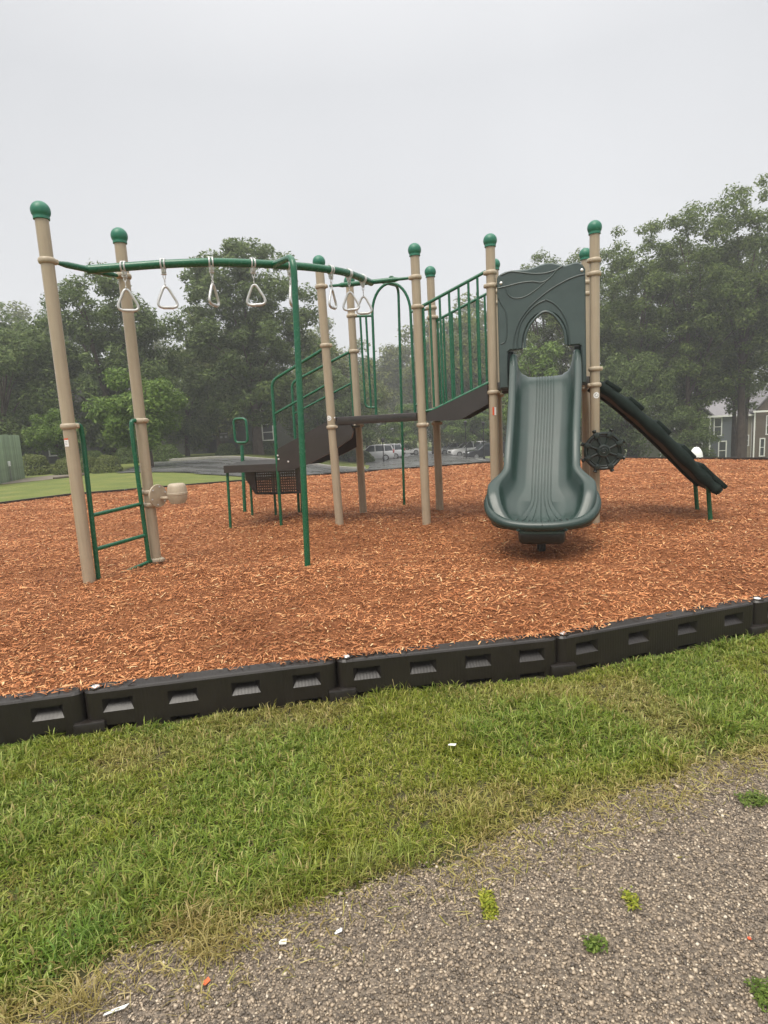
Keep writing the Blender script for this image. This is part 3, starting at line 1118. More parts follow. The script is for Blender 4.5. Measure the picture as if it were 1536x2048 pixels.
def clamp_mesh():
    m = MB()
    pr = []
    for t in np.linspace(-1.25, 1.25, 9):
        pr.append((PR + .002 + .017 * math.cos(t), .026 * math.sin(t) / math.sin(1.25)))
    m.lathe([(PR - .002, -.026)] + pr + [(PR - .002, .026)], 24)
    M = Matrix.Translation((PR + .016, 0, 0))
    m.box((PR + .012, 0, 0), (.044, .062, .046), .014, seg=3)
    m.add(*MB_cyl((PR + .016, -.040, 0), (PR + .016, .040, 0), .0125))
    return m.mesh('clamp', M_TANC, 40)


def MB_cyl(a, b, r, seg=10):
    t = MB().tube([a, b], r, seg)
    return t.v, t.f


CAP, CLAMP = cap_mesh(), clamp_mesh()


def post(a, b, H, clamps, tilt=(0, 0), bottom=-.25, stickers=()):
    m = MB()
    m.tube([(0, 0, bottom), (0, 0, 0), (0, 0, H * .5), (0, 0, H - .13)], PR, 24)
    o = m.build('post', M_TAN, PS)
    sh = Matrix.Identity(4)
    sh[0][2], sh[1][2] = tilt[0] / H, tilt[1] / H
    o.matrix_local = Matrix.Translation((a, b, 0)) @ Matrix.Rotation(tilt[0] / H, 4, 'Y')
    inst(CAP, 'post_cap', o, Matrix.Translation((0, 0, H - .14)))
    for z, ang in clamps:
        inst(CLAMP, 'clamp', o, Matrix.Translation((0, 0, z)) @ Matrix.Rotation(R(ang), 4, 'Z'))
    return o


def face_sticker(o, z, ang, w, h, kind):
    """curved label on a post; ang = direction it faces, local degrees"""
    def patch(z0, z1, a0, a1, mat, name, r):
        V, F = [], []
        n = 5
        for k in range(n + 1):
            t = R(ang) + a0 + (a1 - a0) * k / n
            for zz in (z0, z1):
                V.append((r * math.cos(t), r * math.sin(t), zz))
        for k in range(n):
            F.append([2 * k, 2 * k + 2, 2 * k + 3, 2 * k + 1])
        mb = MB().add(V, F)
        return mb.build(name, mat, o)
    hw = w / 2 / PR
    if kind == 'tag':
        s = patch(z - h / 2, z + h / 2, -hw, hw, M_STICK, 'sticker', PR + .0015)
        patch(z + h / 2 + .001, z + h / 2 + .014, -hw, hw, M_RED, 'sticker', PR + .0015)
        for k in range(3):
            patch(z + h * .22 - k * h * .22, z + h * .27 - k * h * .22, -hw * .6, hw * .6, M_GREYP, 'print', PR + .0022)
    elif kind == 'tall':
        patch(z - h / 2, z + h / 2, -hw, hw * .15, M_RED, 'sticker', PR + .0015)
        patch(z - h / 2, z + h / 2, hw * .16, hw * 1.3, M_STICK, 'sticker', PR + .0015)
    else:
        V, F = [], []
        n = 18
        r = PR + .002

        def ringv(rad):
            return [(r * math.cos(R(ang) + rad * math.cos(2 * math.pi * k / n) / PR), r * math.sin(R(ang) + rad * math.cos(2 * math.pi * k / n) / PR), z + rad * math.sin(2 * math.pi * k / n)) for k in range(n)]
        V = ringv(w / 2) + ringv(w * .33) + ringv(w * .16) + ringv(.0001)
        MB().add(V, [[q * n + k, q * n + (k + 1) % n, (q + 1) * n + (k + 1) % n, (q + 1) * n + k] for q in range(3) for k in range(n)]).build('sticker', M_STICK, o, 0)
        r = PR + .0028
        V = ringv(w * .28) + ringv(w * .2)
        MB().add(V, [[k, (k + 1) % n, n + (k + 1) % n, n + k] for k in range(n) if k not in (2, 3, 10)]).build('print', M_GREYP, o, 0)


H0, H1 = 3.517, 3.585
P1 = post(-1.623, -2.951, H0, [(3.006, 60), (1.526, 40)])
face_sticker(P1, 1.37, -95, .05, .062, 'tag')
P2 = post(-1.468, -2.086, H0, [(3.036, -100), (1.558, -10), (.788, 0), (.65, 0), (.03, 0)])
PA = post(AX, 0, H1, [(3.19, 0), (2.441, 15), (1.37, 10)], tilt=(-.045, 0))
face_sticker(PA, 1.49, -104, .07, .07, 'round')
PAp = post(AX, S, H1, [(3.0, 0), (2.48, -10), (1.372, 0)])
PB = post(BX_, 0, H1, [(3.172, 180), (2.815, 10), (1.337, 0)])
PBp = post(BX_, S, H1, [(3.0, 180), (2.866, 0), (1.34, 0)])
PC = post(CX, 0, H1, [(3.128, 185), (2.976, 185), (1.693, 20)], tilt=(.02, 0))
face_sticker(PC, 1.46, -80, .04, .10, 'tall')
PCp = post(CX, S, H1, [(3.128, 180), (2.976, 180), (1.693, 0)])
PD = post(DX, 0, H1, [(3.137, 200), (2.986, 170), (1.893, 10), (1.704, 190)])
face_sticker(PD, 1.58, -76, .075, .075, 'round')
PDp = post(DX, S, H1, [(3.13, 180), (2.98, 180), (1.70, 180)])


def part(name, mat, mb, parent=PS, smooth=38): return mb.build(name, mat, parent, smooth)


# ---- curved overhead beam with two cross bars and bent support leg
GR = .0165
BEAM = catmull([(-1.56, -2.515, 3.02), (-1.24, -2.395, 3.037), (-.888, -2.265, 3.053), (-.479, -2.065, 3.07), (-.158, -1.79, 3.087), (.212, -1.41, 3.103),
                (.42, -1.08, 3.12), (.53, -.80, 3.137), (.60, -.42, 3.153), (.645, -.02, 3.165)], 8)
part('overhead_beam', M_GREEN, MB().tube(BEAM, .041, 16))
part('cross_bar', M_GREEN, MB().tube([(-1.60, -2.86, 3.01), (-1.59, -2.75, 3.015), (-1.545, -2.52, 3.02), (-1.50, -2.28, 3.025), (-1.485, -2.17, 3.03)], [.016, .030, .030, .030, .016], 14))
part('cross_bar', M_GREEN, MB().tube([(.08, 0, 3.187), (.20, 0, 3.184), (.25, 0, 3.183), (.95, 0, 3.176), (1.0, 0, 3.176), (1.15, 0, 3.174)], [.017, .019, .031, .031, .020, .018], 14))
part('support_leg', M_GREEN, MB().tube(fillet([(.36, -2.21, -.15), (.455, -2.21, 2.99), (0.0, -1.63, 3.09)], .16, 8), .031, 16))

# ---- climbing ladder between the two left posts
def l12(s, z, off=0.0):
    d = Vector((.155, .865)).normalized()
    n = Vector((d.y, -d.x))
    return (-1.623 + d.x * s + n.x * off, -2.951 + d.y * s + n.y * off, z)


part('ladder_rail', M_GREEN, MB().tube(fillet([l12(.05, 1.535), l12(.125, 1.535), l12(.135, 1.40), l12(.115, .5), l12(.105, -.1)], .09, 6), .0235, 12))
part('ladder_rail', M_GREEN, MB().tube(fillet([l12(.83, 1.56), l12(.755, 1.56), l12(.745, 1.42), l12(.765, .5), l12(.775, .03)], .09, 6), .0235, 12))
part('rung', M_GREEN, MB().tube([l12(.12, .655), l12(.76, .675)], .0205, 12))
part('rung', M_GREEN, MB().tube([l12(.11, .317), l12(.765, .331)], .0205, 12))
part('rung', M_GREEN, MB().tube([l12(.10, -.03), l12(.775, .035), l12(.85, .03)], .018, 12))

# ---- turning drum on its plate beside the second post
m = MB()
m.lathe([(.0, -.01), (.122, -.010), (.126, 0), (.122, .010), (.0, .012)], 28, Matrix.Translation((-1.315, -2.145, .75)) @ Matrix.Rotation(R(78), 4, 'Z') @ Matrix.Rotation(R(90), 4, 'X'))
dp = part('drum_plate', M_TANC, m)
for k in range(6):
    t = k * math.pi / 3 + .3
    M = Matrix.Translation((-1.315, -2.145, .75)) @ Matrix.Rotation(R(78), 4, 'Z') @ Matrix.Rotation(R(90), 4, 'X')
    bm_ = MB().lathe([(.009, .010), (.009, .016), (.004, .019)], 8, M @ Matrix.Translation((.098 * math.cos(t), .098 * math.sin(t), 0)))
    bm_.build('bolt', M_GALV, dp)
MB().tube([(-1.47, -2.09, .72), (-1.09, -2.14, .72)], .02, 10).build('axle', M_TANC, dp)
dr = part('drum', M_TANC, MB().lathe([(.055, -.108), (.078, -.104), (.098, -.055), (.104, -.02), (.1045, -.012), (.108, -.008), (.108, .012), (.1045, .016), (.104, .03), (.096, .07), (.088, .094), (.072, .107), (.01, .11)], 28, Matrix.Translation((-1.085, -2.136, .77))))

# ---- lower deck
def deck(x0, x1, y0, y1, z, name='deck'):
    m = MB()
    m.box(((x0 + x1) / 2, (y0 + y1) / 2, z - .012), (x1 - x0 - .10, y1 - y0 - .10, .024), .006)
    o = part(name, M_BROWN, m)
    for (c, s) in ((((x0 + x1) / 2, y0, z - .054), (x1 - x0 - .13, .05, .106)), (((x0 + x1) / 2, y1, z - .054), (x1 - x0 - .13, .05, .106)),
                   ((x0, (y0 + y1) / 2, z - .054), (.05, y1 - y0 - .13, .106)), ((x1, (y0 + y1) / 2, z - .054), (.05, y1 - y0 - .13, .106))):
        MB().box(c, s, .008).build('deck_edge', M_BROWN, o)
    return o


dk = deck(AX, BX_, 0, S, 1.50)
for k, (a0, a1) in enumerate(((.26, .34), (.37, .40), (.62, .645), (.82, .88), (.90, .93), (.96, 1.03), (1.05, 1.10))):
    MB().box(((a0 + a1) / 2, -.0262, 1.448), (a1 - a0, .004, .009), .0).build('slot', M_BLACKG, dk)
deck(CX, DX, 0, S, 1.815)

# ---- ramp link between the decks
def xz(y): return lambda u, w, t: (u, y + t, w)


m = MB().prism([(1.285, 1.485), (2.07, 1.80), (2.075, 1.555), (1.72, 1.378), (1.645, 1.372), (1.285, 1.383)], xz(-.02), 0, .035)
rp_ = part('ramp_side', M_BROWN, m)
m = MB().prism([(1.285, 1.485), (2.07, 1.80), (2.075, 1.555), (1.72, 1.378), (1.645, 1.372), (1.285, 1.383)], xz(S - .015), 0, .035)
part('ramp_side', M_BROWN, m)
m = MB().prism([(1.23, 1.49), (1.33, 1.49), (2.07, 1.80), (2.07, 1.77), (1.33, 1.46), (1.23, 1.46)], xz(.02), 0, S - .04)
part('ramp_floor', M_BROWN, m)
for yy, dz in ((0.0, 0), (S, .0)):
    x0, x1 = 1.29, 2.07
    zt = lambda x: 2.825 + (x - 1.30) * (3.132 - 2.825) / .745
    zb = lambda x: 1.515 + (x - 1.285) * (1.815 - 1.515) / .785
    fr = [(x0, zt(x0)), (x1, zt(x1))]
    part('ramp_rail', M_GREEN, MB().tube([(1.27, yy, zt(1.27)), (2.09, yy, zt(2.09))], .021, 12))
    part('ramp_rail', M_GREEN, MB().tube(fillet([(1.27, yy, 1.512), (1.37, yy, 1.518), (2.09, yy, zb(2.09) - .005)], .08, 5), .021, 12))
    if yy == 0:
        part('ramp_rail', M_GREEN, MB().tube([(1.29, yy + S - .02, zt(1.27) - .02), (1.29, yy + S - .02, zt(1.27) - .021)], .01, 6))
    for x in (1.298, 1.385, 1.51, 1.63, 1.75, 1.873, 1.985):
        part('picket', M_GREEN, MB().tube([(x, yy, zb(x)), (x, yy, zt(x))], .0155 if yy == 0 else .0165, 10))

# ---- arch panel on the back of the lower deck
AY = S
arch = [(.298, AY, 1.50), (.312, AY, 2.2), (.325, AY, 2.90)]
for t in np.linspace(math.pi, 0, 19):
    arch.append((.615 + .29 * math.cos(t), AY, 2.98 + .43 * math.sin(t)))
arch += [(.905, AY, 2.85), (.904, AY, 2.2), (.904, AY, 1.50)]
part('arch_frame', M_GREEN, MB().tube(arch, .0205, 12))
for sgn, xa, xb, xs_ in ((-1, .06, .315, (.135, .225)), (1, 1.16, .905, (1.075, .99))):
    part('arch_rail', M_GREEN, MB().tube([(xa, AY, 2.99), (xb, AY, 2.975)], .0185, 10))
    part('arch_rail', M_GREEN, MB().tube(fillet([(xs_[0] , AY, 1.80), (xs_[0], AY, 1.63), (xb, AY, 1.625)], .10, 6), .0175, 10))
    for j, x in enumerate(xs_):
        part('picket', M_GREEN, MB().tube([(x, AY, 1.79 if j == 0 else 1.63), (x, AY, 2.985)], .0165, 10))
# fire pole behind the arch
part('fire_pole', M_GREEN, MB().tube(fillet([(.50, 1.976, -.15), (.585, 1.976, 3.52), (.50, AY + .02, 3.44)], .16, 8), .0215, 12))
m = MB()
m.tube([Vector((.56 + .034 * math.cos(t), 1.60, 3.555 + .034 * math.sin(t))) for t in np.linspace(0, 2 * math.pi, 17)[:-1]], .013, 8, closed=True)
m.box((.56, 1.60, 3.525), (.11, .03, .03), .008)
part('pole_bracket', M_GREEN, m)

# ---- stair down to the transfer platform (left of the deck)
SO = [(-.86, 1.095), (-.05, 1.462), (.25, 1.40), (.285, 1.30), (.25, 1.205), (-.09, 1.01), (-.42, .872), (-.62, .815), (-.86, .80)]
part('stair_side', M_BROWN, MB().prism(SO, xz(-.015), 0, .035))
part('stair_side', M_BROWN, MB().prism(SO[:2] + [(-.03, 1.40), (-.03, 1.04)] + SO[5:], xz(1.17), 0, .035))
for k, (a, z) in enumerate(((-.62, 1.05), (-.33, 1.20), (-.10, 1.35))):
    st_ = part('step', M_BROWN, MB().box((a, .595, z), (.30, 1.12, .03), .006))
for (a, z) in ((-.83, 1.02), (-.82, .97), (-.68, .93)):
    MB().lathe([(.013, 0), (.013, .006), (.004, .009)], 10, Matrix.Translation((a, -.0155, z)) @ Matrix.Rotation(R(90), 4, 'X')).build('bolt', M_BOLT, PS)
for z_ in (1.49,):
    MB().lathe([(.010, 0), (.010, .006), (.003, .009)], 10, Matrix.Translation((.05, -.06, z_)) @ Matrix.Rotation(R(90), 4, 'X')).build('bolt', M_BOLT, PS)
# hand rails
for yy, xl_, ztop, zmid in ((-.005, -.835, 2.035, 1.585), (1.20, -1.03, 2.085, 1.60)):
    far = yy > 1
    xa = -.06
    za, zb_ = (2.40, 1.93) if not far else (2.475, 2.01)
    bot = -.12 if not far else -.10
    top = fillet([(xa, yy, za), (xl_, yy, ztop), (xl_ - .015, yy, 1.10), (xl_ - .06 if not far else xl_ - .05, yy + (.06 if not far else 0), bot)], .10, 6)
    part('hand_rail', M_GREEN, MB().tube(top, .022, 12))
    part('hand_rail', M_GREEN, MB().tube([(xa, yy, zb_), (xl_ - .008, yy, zmid)], .0165, 10))
    part('hand_rail', M_GREEN, MB().tube([(xa + .0, yy, za + .02), (xa + .005, yy, 1.42)], .0165, 10))
# transfer platform
pf = MB().prism([(-1.685, .0), (-.875, .0), (-.875, 1.12), (-1.90, 1.12)], lambda u, w, t: (u, w, t), .80, .905)
pfo = part('transfer_platform', M_BROWN, pf, smooth=0)
# perforated riser hanging below the platform (real holes)
def perforated(poly_fn, x0, x1, z0, z1, nx, nz, y, name):
    m = MB()
    V, F = [], []
    xsp, zsp = np.linspace(x0, x1, 2 * nx + 2), np.linspace(z0, z1, 2 * nz + 2)
    xl, zl = [], []
    for i in range(nx + 1):
        xl += [x0 + (x1 - x0) * (i + .0) / (nx + .65), x0 + (x1 - x0) * (i + .65) / (nx + .65)]
    for j in range(nz + 1):
        zl += [z0 + (z1 - z0) * (j + .0) / (nz + .65), z0 + (z1 - z0) * (j + .65) / (nz + .65)]
    for i in range(len(xl) - 1):
        for j in range(len(zl) - 1):
            if i % 2 == 1 and j % 2 == 1: continue
            cx, cz = (xl[i] + xl[i + 1]) / 2, (zl[j] + zl[j + 1]) / 2
            if not poly_fn(cx, cz): continue
            o = len(V)
            V += [(xl[i], y, zl[j]), (xl[i + 1], y, zl[j]), (xl[i + 1], y, zl[j + 1]), (xl[i], y, zl[j + 1])]
            F.append([o, o + 1, o + 2, o + 3])
    m.add(V, F)
    o = m.build(name, M_BROWN, PS, 0)
    md = o.modifiers.new('thick', 'SOLIDIFY')
    md.thickness = .004
    return o


perforated(lambda x, z: True, -1.50, -.79, .42, .80, 19, 9, .60, 'riser_panel')
part('riser_end', M_BROWN, MB().prism([(-1.655, .80), (-1.49, .80), (-1.49, .42), (-1.52, .42), (-1.655, .66)], xz(.585), 0, .03), smooth=0)
part('riser_end', M_BROWN, MB().prism([(-.80, .80), (-.72, .80), (-.74, .44), (-.80, .42)], xz(.585), 0, .03), smooth=0)
part('riser_lip', M_BROWN, MB().tube([(-1.51, .60, .42), (-1.15, .60, .412), (-.76, .60, .425)], .012, 8))
# platform legs
for (a, b, a2) in ((-1.665, .06, -1.70), (-1.80, 1.05, -1.83), (-.95, 1.12, -1.0)):
    part('platform_leg', M_GREEN, MB().tube([(a, b, .82), (a2, b, -.12)], .0205, 12))
part('platform_leg', M_GREEN, MB().tube([(-1.42, 1.1, .82), (-1.44, 1.1, -.12)], .0205, 12))
# grab loop
LX, LY = -2.03, 1.30
part('grab_pole', M_GREEN, MB().tube([(LX - .06, LY, -.12), (LX, LY, 1.10), (LX, LY, 1.15)], [.029, .029, .022], 12))
lp = fillet([(LX + .118, LY, 1.185), (LX + .115, LY, 1.575), (LX - .108, LY, 1.58), (LX - .11, LY, 1.19)], .07, 6, closed=True)
part('grab_loop', M_GREEN, MB().tube(lp, .021, 12, closed=True))

# ---- slide entrance panel between the right hand posts
outer = [(2.225, 1.735), (2.222, 3.04)]
for a, z in ((2.235, 3.068), (2.27, 3.093), (2.32, 3.112), (2.40, 3.121), (2.498, 3.117), (2.58, 3.113), (2.66, 3.127), (2.732, 3.150), (2.80, 3.160), (2.87, 3.155), (2.95, 3.130), (3.019, 3.110), (3.07, 3.122), (3.12, 3.133), (3.17, 3.128), (3.215, 3.095), (3.245, 3.04)):
    outer.append((a, z))
outer += [(3.252, 1.735), (3.195, 1.735), (3.193, 2.165), (3.17, 2.185), (3.04, 2.187), (3.035, 2.20)]
ac = 2.785
for t in np.linspace(0, 1, 9): outer.append((ac + (3.035 - ac) * math.cos(t * math.pi / 2) ** .9, 2.20 + .395 * math.sin(t * math.pi / 2)) if t < 1 else (ac, 2.595))
for t in np.linspace(1, 0, 9)[1:]: outer.append((ac - (ac - 2.512) * math.cos(t * math.pi / 2) ** .9, 2.20 + .395 * math.sin(t * math.pi / 2)))
outer += [(2.508, 2.187), (2.36, 2.185), (2.335, 2.165), (2.333, 1.735)]


def bev_panel(poly, y0, y1, inset):
    """extruded outline with a softened front rim"""
    n = len(poly)
    P = [Vector((a, z)) for a, z in poly]
    area = sum(P[i].x * P[(i + 1) % n].y - P[(i + 1) % n].x * P[i].y for i in range(n))
    sg = 1 if area > 0 else -1
    I = []
    for i in range(n):
        d1 = (P[i] - P[i - 1]).normalized(); d2 = (P[(i + 1) % n] - P[i]).normalized()
        nn = (Vector((-d1.y, d1.x)) + Vector((-d2.y, d2.x)))
        nn = nn.normalized() if nn.length > 1e-6 else Vector((-d1.y, d1.x))
        I.append(P[i] + nn * inset * sg)
    m = MB()
    V = [(p.x, y1, p.y) for p in P] + [(p.x, y0 + inset, p.y) for p in P] + [(p.x, y0, p.y) for p in I]
    F = []
    for k in range(2):
        for i in range(n):
            j = (i + 1) % n
            F.append([k * n + i, k * n + j, (k + 1) * n + j, (k + 1) * n + i])
    from mathutils.geometry import tessellate_polygon
    for off, pts in ((0, P), (2 * n, I)):
        for t in tessellate_polygon([[Vector((p.x, p.y, 0)) for p in pts]]): F.append([off + t[0], off + t[1], off + t[2]])
    m.add(V, F)
    return m


pn = part('slide_panel', M_PANEL, bev_panel(outer, -.055, .035, .016), smooth=30)


def ridge(pts, w, name='moulding', mat=None, y=-.056, cl=False):
    p = catmull([(a, y, z) for a, z in pts], 6)
    return MB().tube(p, w, 8, flat=None).build(name, mat or M_PANEL2, pn)


ridge([(2.45, 2.19), (2.452, 2.33), (2.50, 2.50), (2.60, 2.63), (2.70, 2.705), (2.785, 2.735)], .010)
ridge([(2.785, 2.745), (2.88, 2.69), (2.97, 2.59), (3.035, 2.45), (3.055, 2.30), (3.06, 2.19)], .010)
ridge([(2.40, 2.19), (2.415, 2.34), (2.48, 2.52), (2.60, 2.67), (2.75, 2.79), (2.90, 2.88), (3.05, 2.945), (3.16, 2.975), (3.235, 2.985)], .009)
ridge([(2.535, 2.20), (2.545, 2.33), (2.60, 2.46), (2.68, 2.55), (2.74, 2.592), (2.785, 2.603), (2.83, 2.590), (2.89, 2.545), (2.96, 2.45), (3.005, 2.34), (3.02, 2.20)], .017, mat=M_PANEL)
ridge([(2.235, 2.93), (2.36, 2.945), (2.50, 2.965), (2.64, 2.965), (2.73, 2.945), (2.80, 2.96), (2.87, 3.01), (2.93, 3.075), (2.99, 3.105)], .008, mat=M_PANEL)
ridge([(2.27, 3.075), (2.38, 3.105), (2.50, 3.085), (2.64, 3.055), (2.78, 3.045), (2.90, 3.065), (2.98, 3.10)], .008, mat=M_PANEL)
ridge([(2.33, 2.92), (2.35, 2.85), (2.41, 2.80), (2.50, 2.79), (2.60, 2.82), (2.70, 2.88), (2.79, 2.945)], .007, mat=M_PANEL)
ridge([(2.232, 2.82), (2.27, 2.74), (2.32, 2.64), (2.33, 2.50), (2.325, 2.37), (2.30, 2.29), (2.25, 2.27)], .008)
for a, z in ((2.272, 2.985), (3.205, 3.035)):
    MB().lathe([(.018, 0), (.018, .004), (.012, .010), (.003, .012)], 14, Matrix.Translation((a, -.056, z)) @ Matrix.Rotation(R(90), 4, 'X')).build('bolt', M_BOLT, pn)
# deep side boxes behind the shoulders where the slide walls pass
for x0, x1 in ((2.235, 2.40), (3.12, 3.245)):
    MB().box(((x0 + x1) / 2, .075, 1.96), (x1 - x0, .075, .45), .012).build('panel_side', M_BLACKG, pn)

# ---- slide
def slide():
    path = catmull([(0, .06, 1.845), (0, -.05, 1.842), (0, -.17, 1.79), (0, -.38, 1.575), (0, -.70, 1.225), (0, -1.0, .895), (0, -1.22, .665), (0, -1.42, .485), (0, -1.56, .385), (0, -1.70, .325), (0, -1.80, .305)], 6)
    path = [(p.y, p.z) for p in path]
    n = len(path)
    cx0, cx1 = 2.770, 2.679
    V, F = [], []
    # columns: s list of (x-fraction kind)
    gro = [-.096, -.064, -.032, 0.0, .032, .064, .096]
    rows = 0
    for i, (b, z) in enumerate(path):
        t = i / (n - 1)
        cx = cx0 + (cx1 - cx0) * sm(-.1, -1.6, b)
        hw = .415 - .02 * sm(-.2, -1.0, b)                      # outer half width
        fl = float(sm(-1.24, -1.44, b))
        hw += .150 * fl
        tap = float(sm(-1.50, -1.80, b))
        front = max(0.0, (-(b) - 1.46) / .34)
        front = min(front, 1)
        if b < -1.46: hw = .545 * math.sqrt(max(0, 1 - (front * .905) ** 2.4)) + .0
        wall = .235 + .03 * sm(.06, -.1, b) - .05 * float(sm(-.9, -1.3, b))
        wall = wall * (1 - tap) + .012 * tap
        rimw = .085 + .045 * fl
        rimw = min(rimw, hw * .35)
        inner = hw - rimw
        fh = max(.13, inner - .125 - .03 * fl)                   # floor half width
        gsc = 1 + 2.1 * float(sm(-1.36, -1.80, b))               # ribs fan out at the exit
        row = []
        gdep = .007
        half = []
        half.append((-fh, .008))
        half.append((-fh * .86, .002))
        xsg = []
        for gx in gro:
            gx *= gsc
            w = .0065 * (1 + .3 * (gsc - 1))
            xsg += [(gx - w, 0), (gx - w * .5, -gdep), (gx + w * .5, -gdep), (gx + w, 0)]
        lim = fh * .80
        xsg = [(max(-lim, min(lim, x)), dz) for x, dz in xsg]
        left = [(-hw + .030, -.085), (-hw + .006, wall * .45 - .05 * (1 - tap)), (-hw, wall - .030), (-hw + .006, wall - .008), (-hw + .022, wall), (-hw + rimw * .6, wall + .004), (-inner - .012, wall - .004), (-inner, wall - .016),
                (-inner + .014, wall * .66), (-fh - (inner - fh) * .74, wall * .36 + .004), (-fh - (inner - fh) * .50, wall * .16 + .006), (-fh - (inner - fh) * .24, .026 * (1 - tap) + .006)]
        prof = left + half + xsg + [(fh * .86, .002), (fh, .008)] + [(-x, dz) for x, dz in left[::-1]]
        prof += [(hw * .6, -.10), (0, -.105), (-hw * .6, -.10)]
        for (x, dz) in prof:
            V.append((cx + x, b, z + dz if dz > -.05 else z + dz * (.45 + .55 * (1 - tap))))
        rows = len(prof)
    for i in range(n - 1):
        for k in range(rows):
            k2 = (k + 1) % rows
            F.append([i * rows + k, i * rows + k2, (i + 1) * rows + k2, (i + 1) * rows + k])
    # rolled front lip
    last = [Vector(V[(n - 1) * rows + k]) for k in range(rows)]
    o = len(V)
    c = sum(last, Vector()) / rows
    for dy, sc, dz in ((-.028, .985, -.004), (-.045, .93, -.022), (-.045, .85, -.04)):
        for p in last:
            V.append((c.x + (p.x - c.x) * sc, p.y + dy, c.z - .012 + (p.z - c.z) * sc + dz * .4))
    prev = (n - 1) * rows
    for q_ in range(3):
        for k in range(rows):
            k2 = (k + 1) % rows
            F.append([prev + k, prev + k2, o + q_ * rows + k2, o + q_ * rows + k])
        prev = o + q_ * rows
    F.append([prev + k for k in range(rows)])
    F.append([k for k in range(rows)][::-1])
    m = MB().add(V, F)
    return m


sl = part('slide', M_SLIDE, slide(), smooth=50)
# rim band round the scoop, hood ends and the exit foot
m = MB()
m.box((2.68, -1.56, .195), (.46, .42, .17), .06, seg=3)
m.build('exit_base', M_BLACKG, sl)
_rp = [(-.395, -1.24, .745), (-.455, -1.33, .675), (-.515, -1.42, .585), (-.530, -1.52, .485), (-.485, -1.64, .395), (-.375, -1.745, .338), (-.20, -1.80, .312), (0, -1.815, .306)]
_rp = catmull([(2.683 + a, b, z) for a, b, z in _rp] + [(2.683 - a, b, z) for a, b, z in _rp[-2::-1]], 5)
_n = len(_rp)
MB().tube(_rp, [.012 + .040 * min(1, 5 * k / _n, 5 * (_n - 1 - k) / _n) for k in range(_n)], 14).build('exit_rim', M_SLIDE, sl)
for k in range(-4, 5):
    a = k * .062
    MB().tube([(2.683 + a * .93, -1.775 + abs(a) * .12, .357 + abs(a) * .05), (2.683 + a, -1.825 + abs(a) * .12, .357 + abs(a) * .05), (2.683 + a, -1.863 + abs(a) * .12, .325 + abs(a) * .05)], .006, 6).build('rim_groove', M_BLACKG, sl)
MB().tube([(2.68, -1.40, .20), (2.68, -1.40, -.12)], .045, 12).build('exit_foot', M_BLACKG, sl)
for sx in (-1, 1):
    cxx = 2.772
    p = catmull([(cxx + sx * .375, .03, 2.00), (cxx + sx * .372, -.03, 2.10), (cxx + sx * .370, -.12, 2.07), (cxx + sx * .368, -.24, 1.955), (cxx + sx * .366, -.40, 1.80)], 5)
    MB().tube(p, [(.035 + .012 * (i < 6)) * min(1, (len(p) - i) / 8) for i in range(len(p))], 12).build('slide_hood', M_SLIDE, sl)

# ---- curved climber on the right with treads
cp = catmull([(3.38, 0, 1.715), (3.60, 0, 1.555), (3.88, 0, 1.30), (4.14, 0, 1.04), (4.42, 0, .735), (4.62, 0, .515), (4.74, 0, .395), (4.79, 0, .345)], 6)
cl = part('climber', M_CLIMB, MB().tube([(p.x, .12, p.z) for p in cp], [.054 + .016 * math.sin(math.pi * (i / (len(cp) - 1)) ** .8) + (.007 * math.sin(i * .9)) for i in range(len(cp))][:-2] + [.055, .03], 14))
MB().tube([(p.x, .98, p.z) for p in cp], [.06] * (len(cp) - 2) + [.05, .03], 12).build('climber_side', M_CLIMB, cl)
V, F = [], []
for i, p in enumerate(cp):
    for y_ in np.linspace(.12, .98, 7):
        dz = -.05 * math.sin(math.pi * (y_ - .12) / .86)
        V.append((p.x, y_, p.z + dz + .02))
    for y_ in np.linspace(.98, .12, 7):
        V.append((p.x - .01, y_, p.z - .03))
for i in range(len(cp) - 1):
    for k in range(14):
        F.append([i * 14 + k, i * 14 + (k + 1) % 14, (i + 1) * 14 + (k + 1) % 14, (i + 1) * 14 + k])
F += [list(range(14))[::-1], [(len(cp) - 1) * 14 + k for k in range(14)]]
MB().add(V, F).build('climber_bed', M_CLIMB, cl)
for fr in (.10, .26, .42, .57, .71, .85):
    i = int(fr * (len(cp) - 1))
    p, q = cp[i], cp[i + 1]
    ang = math.atan2(q.z - p.z, q.x - p.x)
    M = Matrix.Translation((p.x + .055, .50, p.z + .065)) @ Matrix.Rotation(-ang, 4, 'Y')
    mb = MB()
    mb.add(*bevel_box((.22, .80, .055), .014), M)
    mb.build('tread', M_CLIMB, cl)
for (a, b) in ((4.70, .30), (4.72, 1.0)):
    MB().tube([(a, b, .46), (a + .05, b, -.12)], .027, 12).build('climber_leg', M_GREEN, cl)

